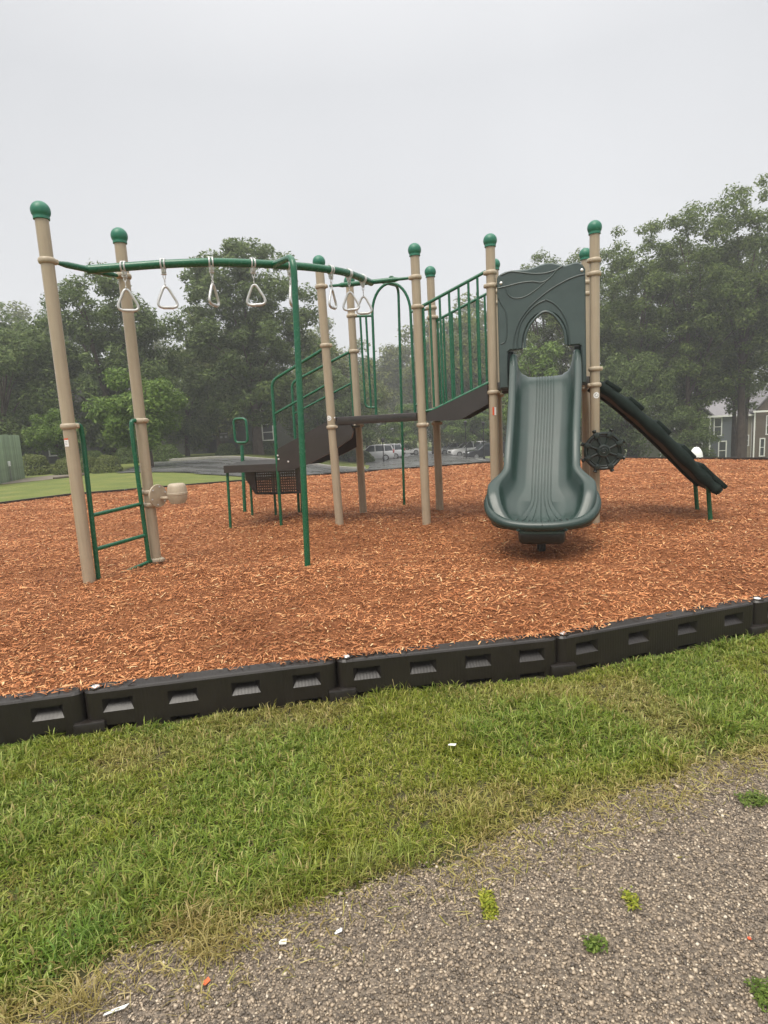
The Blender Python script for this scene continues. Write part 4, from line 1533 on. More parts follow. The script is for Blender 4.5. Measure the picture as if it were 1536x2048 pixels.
# ---- ship's wheel on the right post
WC = Vector((3.43, -.155, .915))
WM = Matrix.Translation(WC) @ Matrix.Rotation(R(8), 4, 'Z') @ Matrix.Rotation(R(90), 4, 'X') @ Matrix.Scale(1.09, 4)
m = MB().lathe([(.01, -.02), (.175, -.02), (.19, -.012), (.19, .004), (.01, .006)], 36, WM)
wh = part('steering_wheel', M_BLACKG, m)
for rr, w in ((.193, .021), (.166, .010)):
    MB().tube([WM @ Vector((rr * math.cos(t), rr * math.sin(t), .006)) for t in np.linspace(0, 2 * math.pi, 49)[:-1]], w, 8, closed=True).build('rim', M_BLACKG, wh)
MB().lathe([(.07, 0), (.075, .012), (.07, .028), (.055, .034), (.052, .027), (.02, .027), (.005, .030)], 24, WM).build('hub', M_BLACKG, wh)
sp_ = [Vector((.034 * math.cos(t) * (1 - t * .09), .034 * math.sin(t) * (1 - t * .09), .034)) for t in np.linspace(0, 7.5, 30)]
MB().tube([WM @ p for p in sp_], .005, 6).build('emblem', M_BLACKG, wh)
for k in range(8):
    t = k * math.pi / 4 + R(24)
    d = Vector((math.cos(t), math.sin(t), 0))
    n_ = Vector((-d.y, d.x, 0))
    MB().tube([WM @ (d * .06 + Vector((0, 0, .012))), WM @ (d * .15 + Vector((0, 0, .012)))], .014, 8).build('spoke', M_BLACKG, wh)
    b_ = MB()
    b_.add(*bevel_box((.066, .058, .044), .007), WM @ Matrix.Translation(d * .185 + Vector((0, 0, .010))) @ Matrix.Rotation(t, 4, 'Z'))
    b_.tube([WM @ (d * .205), WM @ (d * .228), WM @ (d * .242), WM @ (d * .252)], [.018, .021, .028, .016], 10)
    b_.build('handle', M_BLACKG, wh)
MB().tube([(3.40, -.06, .915), (3.425, -.15, .915)], .03, 10).build('axle', M_BLACKG, wh)
for z_ in (.84, .99):
    inst(CLAMP, 'clamp', wh, Matrix.Translation((DX, 0, z_)) @ Matrix.Rotation(R(-70), 4, 'Z'))

# ================================================================== trapeze rings (hang from the beam)
def hanger_mesh():
    m = MB()
    for x in (-.016, .016):
        m.tube([Vector((x, (.045 * math.cos(t)), .045 * math.sin(t))) for t in np.linspace(0, 2 * math.pi, 21)[:-1]], .0085, 8, closed=True)
    m.box((0, 0, .047), (.056, .024, .016), .005)
    m.box((0, 0, -.058), (.044, .05, .05), .012)
    m.tube([(0, -.032, -.036), (0, -.012, -.085)], .009, 8)
    m.tube([(0, .032, -.036), (0, .012, -.085)], .009, 8)
    m.tube([(-.024, 0, -.09), (.024, 0, -.09)], .013, 10)
    m.tube([(0, -.030, -.055), (0, .030, -.055)], .008, 8)
    return m.mesh('hanger', M_GALV)


def link_mesh():
    m = MB()
    for k, zc in enumerate((-.118, -.152)):
        ps = []
        for t in np.linspace(0, 2 * math.pi, 17)[:-1]:
            a, b = .012 * math.cos(t), .022 * math.sin(t)
            ps.append((a, 0, zc + b) if k == 0 else (0, a, zc + b))
        m.tube(ps, .0045, 8, closed=True)
    return m.mesh('chain_link', M_GALV)


def handle_mesh():
    m = MB()
    tri = fillet([(0, 0, .012), (.118, 0, -.225), (-.118, 0, -.225)], .085, 8, closed=True)
    m.tube(tri, .0135, 10, closed=True)
    m.tube([(-.05, 0, -.225), (.05, 0, -.225)], .0165, 10)
    m.tube([Vector((0, .011 * math.cos(t), -.004 + .011 * math.sin(t))) for t in np.linspace(0, 2 * math.pi, 13)[:-1]], .005, 8, closed=True)
    return m.mesh('ring_handle', M_GALV)


HG, LK, HN = hanger_mesh(), link_mesh(), handle_mesh()
RINGS = [(-1.241, -2.395, 8, 'leftmost trapeze ring, hanging in front of the second tan post'), (-.888, -2.265, 12, 'second trapeze ring from the left end of the curved green beam'),
         (-.479, -2.065, 62, 'third trapeze ring from the left, turned half edge on'), (-.158, -1.79, -4, 'fourth trapeze ring from the left, facing the camera before the tree'),
         (.14, -1.485, 80, 'trapeze ring turned edge on beside the bent green support leg'), (.44, -1.045, 66, 'narrow turned trapeze ring before the third tan post'),
         (.555, -.69, 3, 'trapeze ring facing the camera, second from the right'), (.61, -.34, -6, 'rightmost and farthest trapeze ring near the arch')]
bp = [Vector(p) for p in BEAM]
for (a, b, yaw, lb) in RINGS:
    i = min(range(1, len(bp) - 1), key=lambda k: (bp[k].x - a) ** 2 + (bp[k].y - b) ** 2)
    c = bp[i]
    tan = (bp[i + 1] - bp[i - 1])
    w = PSM @ c
    view = math.atan2(w.x, w.y)
    root = empty('trapeze_ring', w, 0, lb, 'trapeze ring', 'trapeze rings on the curved beam')
    inst(HG, 'hanger', root, Matrix.Rotation(math.atan2(tan.y, tan.x) + R(-14.055), 4, 'Z'))
    inst(LK, 'chain_link', root, Matrix.Rotation(R(yaw * .5) - view, 4, 'Z'))
    inst(HN, 'ring_handle', root, Matrix.Translation((0, 0, -.186)) @ Matrix.Rotation(-view + R(yaw), 4, 'Z') @ Matrix.Rotation(R(random.uniform(-3, 3)), 4, 'Y'))

# ================================================================== roads
def road_keep(x, y):
    strip = (y > 25.5 + .12 * np.clip(-x - 6, 0, 20)) & (y < 37.5 + np.clip(x + 11, 0, 6) * 1.2) & (x > -11.5 - (y - 26) * .25)
    lot = (x > -1.0 - .02 * (y - 40)) & (y >= 36) & (y < 96) & (x < 22)
    island = np.hypot(x - 12.6, y - 47) < 2.6
    return ((strip & (x < 26)) | lot) & ~island


rd = grid_sheet('road', np.arange(-16, 26.1, .5), np.arange(25, 96.1, .5), lambda X, Y: terrain(X, Y) + .03, M_ASPH, keep=road_keep)
tag(rd, 'wet grey asphalt road and parking lot behind the mulch', kind='structure')


def kerb(pts, label):
    P = []
    for a, b in zip(pts[:-1], pts[1:]):
        n = max(2, int((Vector(b) - Vector(a)).length / 1.0))
        for k in range(n): P.append(Vector(a).lerp(Vector(b), k / n))
    P.append(Vector(pts[-1]))
    V, F = [], []
    for p in P:
        z = tz(p.x, p.y)
        V += [(p.x, p.y - .08, z - .1), (p.x, p.y - .08, z + .14), (p.x, p.y + .08, z + .16), (p.x, p.y + .08, z - .1)]
    for i in range(len(P) - 1):
        for k in range(4): F.append([i * 4 + k, i * 4 + (k + 1) % 4, i * 4 + 4 + (k + 1) % 4, i * 4 + 4 + k])
    o = MB().add(V, F).build('kerb', M_CONC, None, 0)
    return tag(o, label, kind='structure')


kerb([(-14, 38.0), (-11.5, 38.2), (-8, 40.5), (-5.2, 44.2), (-1.2, 45.0)], 'concrete kerb along the far side of the road')

# painted stall lines on the lot
M_LINE = paint('worn white line', (.55, .55, .52), .5, .2, 9, 0)
for i, x in enumerate((9.0, 11.8, 14.6, 17.4)):
    V = []
    for k in range(6):
        y = 52 + k * 1.0
        V += [(x - .06, y, tz(x, y) + .036), (x + .06, y, tz(x, y) + .036)]
    o = MB().add(V, [[2 * k, 2 * k + 1, 2 * k + 3, 2 * k + 2] for k in range(5)]).build('painted_line', M_LINE, None, 0)
    tag(o, 'white painted stall line on the parking lot', kind='structure')

# ================================================================== trees
def leaves(C, r, n, size, up=.5, flat=.75, seed=0):
    """n leaf faces through clumps C (k,3) of radius r (k,)"""
    g = np.random.default_rng(seed)
    w = r ** 2
    k = g.choice(len(C), n, p=w / w.sum())
    d = g.normal(size=(n, 3))
    d /= np.linalg.norm(d, axis=1)[:, None]
    rad = g.random(n) ** .42 * np.where(g.random(n) < .08, g.uniform(1.0, 1.35, n), 1)
    P = C[k] + d * (r[k] * rad)[:, None] * np.array([1, 1, flat])
    nr = d * .7 + g.normal(size=(n, 3)) * .6 + np.array([0, 0, up + .3])
    nr /= np.linalg.norm(nr, axis=1)[:, None]
    t = np.cross(nr, g.normal(size=(n, 3)))
    t /= np.linalg.norm(t, axis=1)[:, None]
    b = np.cross(nr, t)
    s = (size * g.uniform(.55, 1.35, n))[:, None]
    V = np.stack([P - t * s, P - b * s * .42 - nr * s * .12, P + t * s, P + b * s * .42 - nr * s * .12], 1).reshape(-1, 3)
    return V


def crown_clumps(seed, rx, rz, zc, n, rr, top=.0, droop=0.0):
    g = np.random.default_rng(seed)
    C, r = [], []
    for i in range(n):
        d = g.normal(size=3)
        d /= np.linalg.norm(d)
        rad = g.random() ** .38
        p = d * rad * np.array([rx, rx, rz])
        h = (p[2] + rz) / (2 * rz)
        taper = 1 - top * max(0, h - .35)
        p[0] *= taper; p[1] *= taper
        p[2] += zc
        C.append(p)
        r.append(rr * g.uniform(.55, 1.25) * (1 - .35 * top * h))
    return np.array(C), np.array(r)


def make_tree_mesh(seed, H, zc, rx, rz, n, rr, nleaf, size, lmat, trunk_r, top=.0, name='tree', fork=1):
    C, r = crown_clumps(seed, rx, rz, zc, n, rr, top)
    V = leaves(C, r, nleaf, size, seed=seed + 1)
    crown = mesh_np('crown', V, np.arange(len(V)), np.arange(len(V) // 4) * 4, lmat)
    g = np.random.default_rng(seed + 5)
    m = MB()
    for f in range(fork):
        ox = (f - (fork - 1) / 2) * trunk_r * 2.0
        pts, rad = [], []
        hh = zc + rz * .55
        bx, by = g.normal(0, .25, 2)
        for k in range(8):
            t = k / 7
            pts.append((ox * (1 + 1.6 * t) + bx * t * t * 2 + .08 * math.sin(3 * t + seed), by * t * t * 2, -.3 + (hh + .3) * t))
            rad.append(trunk_r / math.sqrt(fork) * (1.35 - .35 * min(1, t * 6) if t < .17 else 1 - .85 * t))
        m.tube(pts, rad, 9)
        order = g.permutation(len(C))[:9 // fork + 2]
        for k in order:
            c = C[k]
            zs = max(zc - rz * .95, c[2] * .55)
            t = min(.85, (zs + .3) / (hh + .3))
            s = Vector((ox * (1 + 1.6 * t) + bx * t * t * 2, by * t * t * 2, zs))
            e = Vector(c)
            mid = s.lerp(e, .5) + Vector((0, 0, .12 * (e - s).length))
            m.tube([s, mid, e], [trunk_r * .34, trunk_r * .2, trunk_r * .06], 6)
    return m.mesh('trunk', M_BARK), crown


def place_tree(meshes, x, y, s, rz, label, group, sz=None, name='tree'):
    tr, cr = meshes
    o = empty(name, (x, y, tz(x, y) - .05), rz, label, 'tree', group)
    sc = Matrix.Diagonal((s, s, sz or s, 1))
    inst(tr, 'trunk', o, sc)
    inst(cr, 'crown', o, sc)
    return o


T_OAK = make_tree_mesh(21, 13, 6.7, 5.0, 6.2, 220, .88, 44000, .150, L_DARK, .30)
T_OAK2 = make_tree_mesh(33, 16, 9.2, 6.2, 7.1, 290, .92, 52000, .158, L_DARK, .36, top=.25)
T_MAPLE = make_tree_mesh(45, 5, 2.75, 1.9, 1.75, 46, .62, 15000, .095, L_BRIGHT, .09)
T_TALL = make_tree_mesh(57, 20, 12.0, 4.7, 7.6, 230, .80, 36000, .130, L_MID, .34, top=.12)
T_TALL2 = make_tree_mesh(61, 20, 12.2, 4.2, 7.7, 180, .78, 29000, .130, L_MID, .34, top=.22, fork=2)
T_FAR = make_tree_mesh(73, 18, 9.5, 5.0, 8.0, 80, 1.7, 15000, .26, L_OLIVE, .28, top=.4)
T_LOW = make_tree_mesh(85, 8, 4.6, 3.6, 3.4, 60, 1.05, 20000, .13, L_DARK, .2)
T_SPR = make_tree_mesh(91, 7, 4.2, 2.4, 3.2, 46, .8, 12000, .13, L_BRIGHT, .12, top=.3)

TG1, TG2, TG3 = 'trees across the road at left', 'tall trees at the right', 'hazy wood behind the parking lot'
place_tree(T_OAK, -18.6, 42.5, .98, .4, 'big dark tree rising behind the two left tan posts', TG1, 1.0)
place_tree(T_OAK2, -9.6, 47.5, 1.0, 1.9, 'biggest dark oak behind the ring beam, left of the green support leg', TG1, .99)
place_tree(T_LOW, -23.6, 38.0, 1.05, .9, 'low dark rounded tree at the left picture edge above the fence', TG1)
place_tree(T_MAPLE, -11.9, 31.0, 1.12, .3, 'small bright green maple in front of the dark trees, by the second post', TG1, 1.08)
place_tree(T_MAPLE, -17.6, 33.0, .72, 2.2, 'low bright green sapling beside the leftmost post', TG1)
place_tree(T_LOW, -30.5, 47.0, 1.5, 2.9, 'dark tree cut by the left edge, farther than the rounded one', TG1)
place_tree(T_OAK, -29.0, 56.0, 1.02, 3.6, 'distant dark tree filling the gap left of the leftmost post', TG1)
place_tree(T_LOW, -16.6, 52.0, .9, 1.2, 'dark understory tree between the maple and the biggest oak', TG1)
place_tree(T_LOW, -5.6, 57.5, 1.05, 4.2, 'dark understory tree behind the stair hand rails', TG1)
place_tree(T_LOW, -3.0, 59.0, 1.0, 5.2, 'dark understory tree behind the third and fourth posts', TG1)
place_tree(T_FAR, -16.0, 60.0, .80, 3.9, 'hazy grey green tree between the two big dark crowns', TG1)
place_tree(T_FAR, -5.5, 66.0, .72, 2.6, 'grey green tree just right of the biggest oak behind the third post', TG1, .78)
place_tree(T_FAR, -1.6, 75.0, .62, .6, 'slim hazy tree seen between the third post and the arch', TG1, .70)

far = [(1.2, 112, 1.08, 'hazy far tree in the left half of the arch opening'), (6.2, 108, 1.26, 'hazy far tree just right of the fire pole'), (10.8, 100, 1.24, 'hazy far tree behind the ramp pickets at left'),
       (14.5, 88, 1.20, 'far tree behind the ramp pickets at right'), (-4.5, 118, 1.17, 'hazy far tree left of the arch'), (-12, 124, 1.42, 'hazy far tree behind the biggest oak'),
       (17.5, 106, 1.65, 'far tree behind the slide panel'), (24, 112, 1.38, 'far tree behind the right hand trees'), (33, 108, 1.38, 'far tree behind the right hand houses'), (44, 105, 1.38, 'farthest tree at the right edge'),
       (-24, 112, 1.21, 'far tree behind the left dark trees'), (-38, 104, 1.26, 'far tree behind the left edge'), (-52, 96, 1.38, 'far tree at the far left behind the low dark tree'), (56, 100, 1.49, 'far tree at the far right behind the tallest tree')]
for i, (x, y, s, lb) in enumerate(far):
    place_tree(T_FAR, x, y, s, i * 1.3, lb, TG3)
place_tree(T_SPR, 2.4, 70.5, .95, .5, 'yellow green young tree behind the fire pole', TG3, .85)
place_tree(T_FAR, 10.9, 76.0, .98, 4.4, 'tall hazy tree rising behind the ramp pickets', TG3)
place_tree(T_SPR, 10.6, 72.0, 1.25, 2.0, 'yellow green young tree behind the ramp pickets', TG3, 1.0)
place_tree(T_SPR, 12.6, 47.0, 1.15, 1.0, 'bright green young tree seen through the slide arch', TG3, 1.28)
place_tree(T_LOW, 7.0, 80.0, .95, 1.0, 'dark low tree behind the parked cars', TG3)
place_tree(T_LOW, 13.2, 78.0, 1.0, 2.4, 'dark low tree behind the dark car', TG3)

rt = [(T_TALL, 15.6, 57.0, .90, .3, .98, 'leafy tall tree whose top shows above the slide panel'), (T_TALL2, 18.6, 54.0, .92, 1.3, .98, 'narrow tall tree just right of the slide post'),
      (T_TALL, 21.2, 50.0, .98, 2.4, 1.02, 'tall tree above the middle of the black climber'), (T_TALL2, 24.6, 47.5, 1.0, 3.3, 1.02, 'tall forked tree with twin trunks above the white dome'),
      (T_TALL, 28.2, 47.0, 1.02, 4.1, 1.10, 'tallest tree at the right picture edge'), (T_TALL2, 31.5, 44.0, 1.0, .8, 1.0, 'tall tree cut by the right picture edge, nearer than the tallest'),
      (T_TALL, 24.0, 60.0, .95, 5.0, .98, 'tall tree behind the twin trunked one'), (T_TALL2, 33.5, 56.0, 1.0, 5.6, 1.05, 'tall tree behind the right edge tree')]
for (t, x, y, s, rz, sz, lb) in rt:
    place_tree(t, x, y, s, rz, lb, TG2, sz)
place_tree(T_LOW, 17.5, 49.0, .86, .2, 'dark low tree behind the upper end of the climber', TG2)
place_tree(T_LOW, 19.0, 46.0, .9, 3.3, 'dark low tree close behind the upper climber end', TG2, 1.1)
place_tree(T_TALL2, 26.6, 52.0, .95, 2.0, 'slim tall tree right of the twin trunked tree', TG2)
place_tree(T_LOW, 22.4, 44.5, .62, 5.1, 'small dark tree right of the ship wheel under the tall trees', TG2)
place_tree(T_LOW, 27.6, 38.0, .72, 2.2, 'leafy low branch tree cut by the right picture edge', TG2, 1.15)


# ================================================================== shrubs
def shrub_mesh(seed, rx, ry, rz, n, size, mat):
    g = np.random.default_rng(seed)
    d = g.normal(size=(n, 3))
    d /= np.linalg.norm(d, axis=1)[:, None]
    d[:, 2] = np.abs(d[:, 2]) * 1.05 - .12
    lump = 1 + .05 * np.sin(d[:, 0] * 7 + seed) * np.cos(d[:, 1] * 6) + .04 * np.sin(d[:, 2] * 11)
    P = d * np.array([rx, ry, rz]) * (lump * (1 - .12 * g.random(n)))[:, None]
    nr = d + g.normal(size=(n, 3)) * .55
    nr /= np.linalg.norm(nr, axis=1)[:, None]
    t = np.cross(nr, g.normal(size=(n, 3)))
    t /= np.linalg.norm(t, axis=1)[:, None]
    b = np.cross(nr, t)
    s = (size * g.uniform(.6, 1.3, n))[:, None]
    V = np.stack([P - t * s, P - b * s * .5, P + t * s, P + b * s * .5], 1).reshape(-1, 3)
    lf = mesh_np('foliage', V, np.arange(len(V)), np.arange(n) * 4, mat)
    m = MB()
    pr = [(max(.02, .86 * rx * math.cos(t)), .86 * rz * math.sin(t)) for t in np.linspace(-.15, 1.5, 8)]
    m.lathe(pr, 16, Matrix.Diagonal((1, ry / rx, 1, 1)))  # near-black solid fills the leaf shell, its colour standing for inner shade
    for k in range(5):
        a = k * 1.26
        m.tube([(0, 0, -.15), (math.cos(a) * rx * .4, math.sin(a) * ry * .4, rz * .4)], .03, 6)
    return lf, m.mesh('stem_shade_core', paint('shrub inner shade', (.02, .028, .012), .9, .2, 5, 0))


SH_A = shrub_mesh(3, .68, .62, .92, 7000, .036, L_BOX)
SH_B = shrub_mesh(5, 1.0, .9, 1.05, 7000, .05, L_DARK)
SH_C = shrub_mesh(8, 1.5, 1.1, 1.35, 9000, .06, L_MID)


def shrub(ms, x, y, s, label, group, sz=None):
    o = empty('shrub', (x, y, tz(x, y)), random.uniform(0, 6), label, 'shrub', group)
    D = Matrix.Diagonal((s, s, sz or s, 1))
    inst(ms[0], 'foliage', o, D)
    inst(ms[1], 'stem_shade_core', o, D)
    return o


SG = 'clipped shrubs by the green fence'
shrub(SH_A, -16.85, 29.2, 1.28, 'clipped round shrub touching the corner of the green fence', SG, 1.22)
shrub(SH_A, -14.75, 28.3, .98, 'clipped round shrub behind the leftmost tan post', SG, .92)
shrub(SH_A, -12.55, 27.6, .98, 'clipped round shrub right of the leftmost post, pale green', SG, .98)
shrub(SH_A, -13.7, 28.2, .72, 'smallest round shrub between the two behind the post', SG, .95)
for i, (x, y, s, lb) in enumerate([(-18.4, 38.5, 1.0, 'dark hedge shrub behind the leftmost post'), (-16.2, 38.8, 1.1, 'dark hedge shrub right of the leftmost post'), (-13.9, 38.8, 1.15, 'dark hedge shrub left of the second post'),
                                    (-12.0, 47.2, 1.0, 'dark round shrub right of the second post'), (-10.6, 48.4, 1.05, 'dark round shrub between the second post and the grab loop'), (-9.4, 49.5, 1.1, 'dark shrub left of the grab loop')]):
    shrub(SH_B, x, y, s, lb, 'dark shrubs before the left houses')
shrub(SH_C, -2.35, 61.0, 1.15, 'large green hedge bush by the silver car behind the deck legs', 'bushes by the parking lot', 1.0)
shrub(SH_C, -4.4, 62.0, 1.0, 'green hedge bush left of the large one by the parking lot', 'bushes by the parking lot', .8)


for x, y, s_, lb in ((20.5, 47.0, 1.0, 'dark shrub under the trees behind the ship wheel'), (23.2, 46.0, 1.1, 'dark shrub under the twin trunked tree'), (27.0, 49.0, 1.0, 'dark shrub under the right edge trees'), (17.6, 46.5, 1.0, 'dark shrub just right of the slide post, far behind')):
    shrub(SH_C, x, y, s_, lb, 'shrubs under the right hand trees')


# ================================================================== green fence (left edge)
FC = Vector((-15.6, 26.3))
FL = Vector((-14.35, 22.6))
FL2 = FL + (FL - FC) * .55
fence = empty('fence', (FC.x, FC.y, tz(FC.x, FC.y)), 0, 'green stained vertical board fence at the left picture edge', 'fence')
d = (FL2 - FC)
nb = int(d.length / .155)
d_ = d.normalized()
ang = math.atan2(d_.y, d_.x)
bmesh_board = MB().box((0, 0, .92), (.145, .022, 1.86), .006).mesh('board', M_FENCE)
for k in range(nb):
    p = d_ * (.075 + k * .155)
    z = tz(FC.x + p.x, FC.y + p.y) - tz(FC.x, FC.y) + .02 + random.uniform(-.02, .02)
    inst(bmesh_board, 'board', fence, Matrix.Translation((p.x + random.uniform(-.004, .004), p.y, z)) @ Matrix.Rotation(ang, 4, 'Z') @ Matrix.Rotation(random.uniform(-.012, .012), 4, 'Y'))
dB = Vector((-.95, .3)).normalized()
for k in range(14):
    p = dB * (.075 + k * .155)
    inst(bmesh_board, 'board', fence, Matrix.Translation((p.x, p.y + .02, .02)) @ Matrix.Rotation(math.atan2(dB.y, dB.x), 4, 'Z'))
off = Vector((-d_.y, d_.x)) * .04
if off.x > 0: off = -off
for z in (.35, 1.5):
    MB().box((d.x / 2 + off.x, d.y / 2 + off.y, z), (d.length, .04, .09), 0, Matrix.Rotation(ang, 4, 'Z')).build('fence_rail', M_FENCE, fence)
bx = FC.lerp(FL, .62)
ob = empty('outlet_box', (bx.x + .03, bx.y - .03, tz(bx.x, bx.y)), ang, 'small white electrical box with conduit mounted on the green fence', 'electrical box')
nrm = .02
MB().box((0, .03, .72), (.16, .07, .20), .015).build('box_body', M_WHITE, ob)
MB().box((0, .068, .74), (.11, .012, .13), .006).build('box_cover', paint('grey cover', (.5, .5, .49), .4, .05, 20, 0), ob)
MB().tube([(0, .03, .62), (.0, .03, -.1)], .014, 8).build('conduit', M_GREYP, ob)
# small bed with edging by the fence
V = [(x, y, tz(x, y) + .012) for x, y in ((-14.0, 22.2), (-13.2, 24.2), (-12.9, 26.0), (-13.6, 27.2), (-15.2, 27.6), (-15.5, 26.2), (-14.4, 22.6))]
o = MB().add(V, [list(range(7))]).build('planting_bed', paint('bare bed', (.16, .135, .105), .9, .25, 6, .5, 12), None, 0)
tag(o, 'bare gravelly planting bed at the foot of the fence', kind='structure')
o = MB().tube([(x, y, tz(x, y) + .02) for x, y in ((-13.2, 24.2), (-12.9, 25.1), (-12.9, 26.0), (-13.2, 26.8), (-13.6, 27.2))], .06, 6).build('bed_edging', M_BARK)
tag(o, 'dark curved edging strip round the bed by the fence', 'edging')


# ================================================================== houses
def house(name, label, loc, rz, w, dep, hgt, wallm, wins, roof_h=2.0, ridge_x=True, trim=True, doors=(), roofm=None, cols=()):
    o = empty(name, loc, rz, label, 'house', 'two storey houses round the playground')
    MB().box((0, dep / 2, hgt / 2 - .5), (w, dep, hgt + 1.0)).build('wall', wallm, o, 0)
    e = .35
    m = MB()
    if ridge_x:
        pr = [(-e, hgt - .02), (dep / 2, hgt + roof_h), (dep + e, hgt - .02), (dep + e, hgt - .2), (dep / 2, hgt + roof_h - .18), (-e, hgt - .2)]
        m.prism(pr, lambda u, v, t: (t, u, v), -w / 2 - e, w / 2 + e)
        MB().prism([(0.01, hgt - .2), (dep - .01, hgt - .2), (dep / 2, hgt + roof_h - .2)], lambda u, v, t: (t, u, v), -w / 2 + .01, w / 2 - .01).build('gable', wallm, o, 0)
    else:
        pr = [(-w / 2 - e, hgt - .02), (0, hgt + roof_h), (w / 2 + e, hgt - .02), (w / 2 + e, hgt - .2), (0, hgt + roof_h - .18), (-w / 2 - e, hgt - .2)]
        m.prism(pr, lambda u, v, t: (u, t, v), -e, dep + e)
        MB().prism([(-w / 2 + .01, hgt - .2), (w / 2 - .01, hgt - .2), (0, hgt + roof_h - .2)], lambda u, v, t: (u, t, v), .01, dep - .01).build('gable', wallm, o, 0)
    m.build('roof', roofm or M_ROOF, o, 0)
    MB().box((0, -e - .02, hgt - .12), (w + 2 * e, .05, .2)).build('fascia', M_WHITE if trim else wallm, o, 0)
    if trim:
        for x in (-w / 2, w / 2):
            MB().box((x, -.02, hgt / 2), (.16, .06, hgt)).build('corner_board', M_WHITE, o, 0)
    for (x, z, ww, hh) in wins:
        f = MB()
        t = .11
        for (cx, cz, sx, sz) in ((x, z + hh / 2, ww + t, t), (x, z - hh / 2, ww + t * 1.5, t), (x - ww / 2, z, t, hh), (x + ww / 2, z, t, hh)):
            f.box((cx, -.035, cz), (sx, .07, sz))
        f.box((x, -.028, z), (ww, .045, .06))
        wo = f.build('window', M_WHITE, o, 0)
        MB().box((x, -.012, z), (ww - .02, .02, hh - .02)).build('pane', M_GLASS, wo, 0)
    for (x, ww, hh) in doors:
        do = MB().box((x, -.03, hh / 2), (ww, .06, hh)).build('door', M_WHITE, o, 0)
        MB().box((x + ww * .35, -.08, hh * .48), (.05, .05, .05)).build('handle', M_BOLT, do)
    for x, hh in cols:
        MB().box((x, -1.5, hh / 2), (.18, .18, hh)).build('porch_post', M_WHITE, o, 0)
    if cols:
        xs_ = [c[0] for c in cols]
        MB().box(((min(xs_) + max(xs_)) / 2, -.8, cols[0][1] + .12), (max(xs_) - min(xs_) + .6, 1.9, .24)).build('porch_roof', M_WHITE, o, 0)
        for k in range(int((max(xs_) - min(xs_)) / .35)):
            MB().box((min(xs_) + .2 + k * .35, -1.5, .5), (.05, .05, .95)).build('baluster', M_WHITE, o, 0)
    return o


S_OLIVE = siding('olive siding', (.115, .120, .085))
S_DGREY = siding('dark grey green siding', (.062, .066, .055))
S_BLUE = siding('blue grey siding', (.125, .14, .16))
S_TAN = siding('tan siding', (.30, .26, .20))
S_BROWN = siding('brown siding', (.125, .095, .07))


def hz(x, y): return (x, y, tz(x, y))


house('house', 'dark grey green house with one white window behind the stair rails', hz(-10.5, 62.5), 0, 16, 9, 5.2, S_DGREY,
      [(-1.0, 1.85, 1.1, 1.65), (-1.0, 4.2, 1.1, 1.4), (4.2, 4.1, 1.1, 1.5)], 2.2, roofm=M_ROOFD, trim=False)
house('house', 'dark house hidden behind the bright green maple and the oak', hz(-24.5, 60.0), .15, 14, 9, 5.4, S_DGREY,
      [(-4.5, 1.8, 1.2, 1.6), (-4.5, 4.2, 1.2, 1.4), (1.0, 4.2, 1.1, 1.4), (4.5, 4.2, 1.1, 1.4)], 2.2, roofm=M_ROOFD, trim=False)
house('house', 'dark house with a grey window between fence and leftmost post', hz(-31.5, 52.0), .3, 12, 8, 5.2, S_DGREY,
      [(3.5, 1.6, 1.5, 1.9), (-1.0, 1.7, 1.2, 1.6), (3.5, 4.2, 1.2, 1.4)], 2.0, roofm=M_ROOFD, trim=False)
house('house', 'olive house with white window trim right of the black climber', hz(34.2, 67.5), -.12, 5.2, 9, 5.6, S_OLIVE,
      [(-1.55, 4.45, .75, 1.8), (-.35, 4.45, .75, 1.8), (1.2, 4.45, .8, 1.3), (1.35, 1.75, .85, 1.9), (-1.5, 1.75, .85, 1.9)], 2.6, False)
house('house', 'blue grey house section between two tree trunks', hz(38.3, 68.0), -.12, 2.8, 9, 5.6, S_BLUE,
      [(-.2, 4.3, .8, 2.0), (.35, 1.6, .8, 2.1)], 2.2)
house('house', 'tan house section behind the tree trunks at right', hz(41.2, 69.5), -.12, 3.2, 9, 5.6, S_TAN, [(.9, 2.6, .7, 1.2), (-.6, 4.6, .8, 1.4)], 2.2)
house('house', 'brown house at the right edge with tall white windows', hz(45.0, 68.5), -.12, 4.6, 9, 5.9, S_BROWN,
      [(-.6, 4.2, .85, 2.1), (-1.4, 1.7, .5, 2.0), (1.5, 1.6, 1.3, 1.9)], 2.8, False)

# small board sign before the dark house
sg = empty('board_sign', hz(-13.5, 52.5), 0, 'small dark board sign on a post before the dark house', 'sign')
MB().box((0, 0, .75), (.09, .09, 1.5)).build('sign_post', M_BARK, sg, 0)
MB().box((0, -.06, 1.5), (.78, .04, .75), .01).build('sign_board', paint('sign board', (.12, .115, .10), .6, .15, 8, 0), sg, 0)
for (x, z, w, h_) in ((0, 1.76, .62, .07), (-.2, 1.48, .2, .2), (.2, 1.48, .2, .2)):
    MB().box((x, -.083, z), (w, .006, h_)).build('sign_print', paint('sign print', (.34, .34, .32), .6, .1, 8, 0), sg, 0)


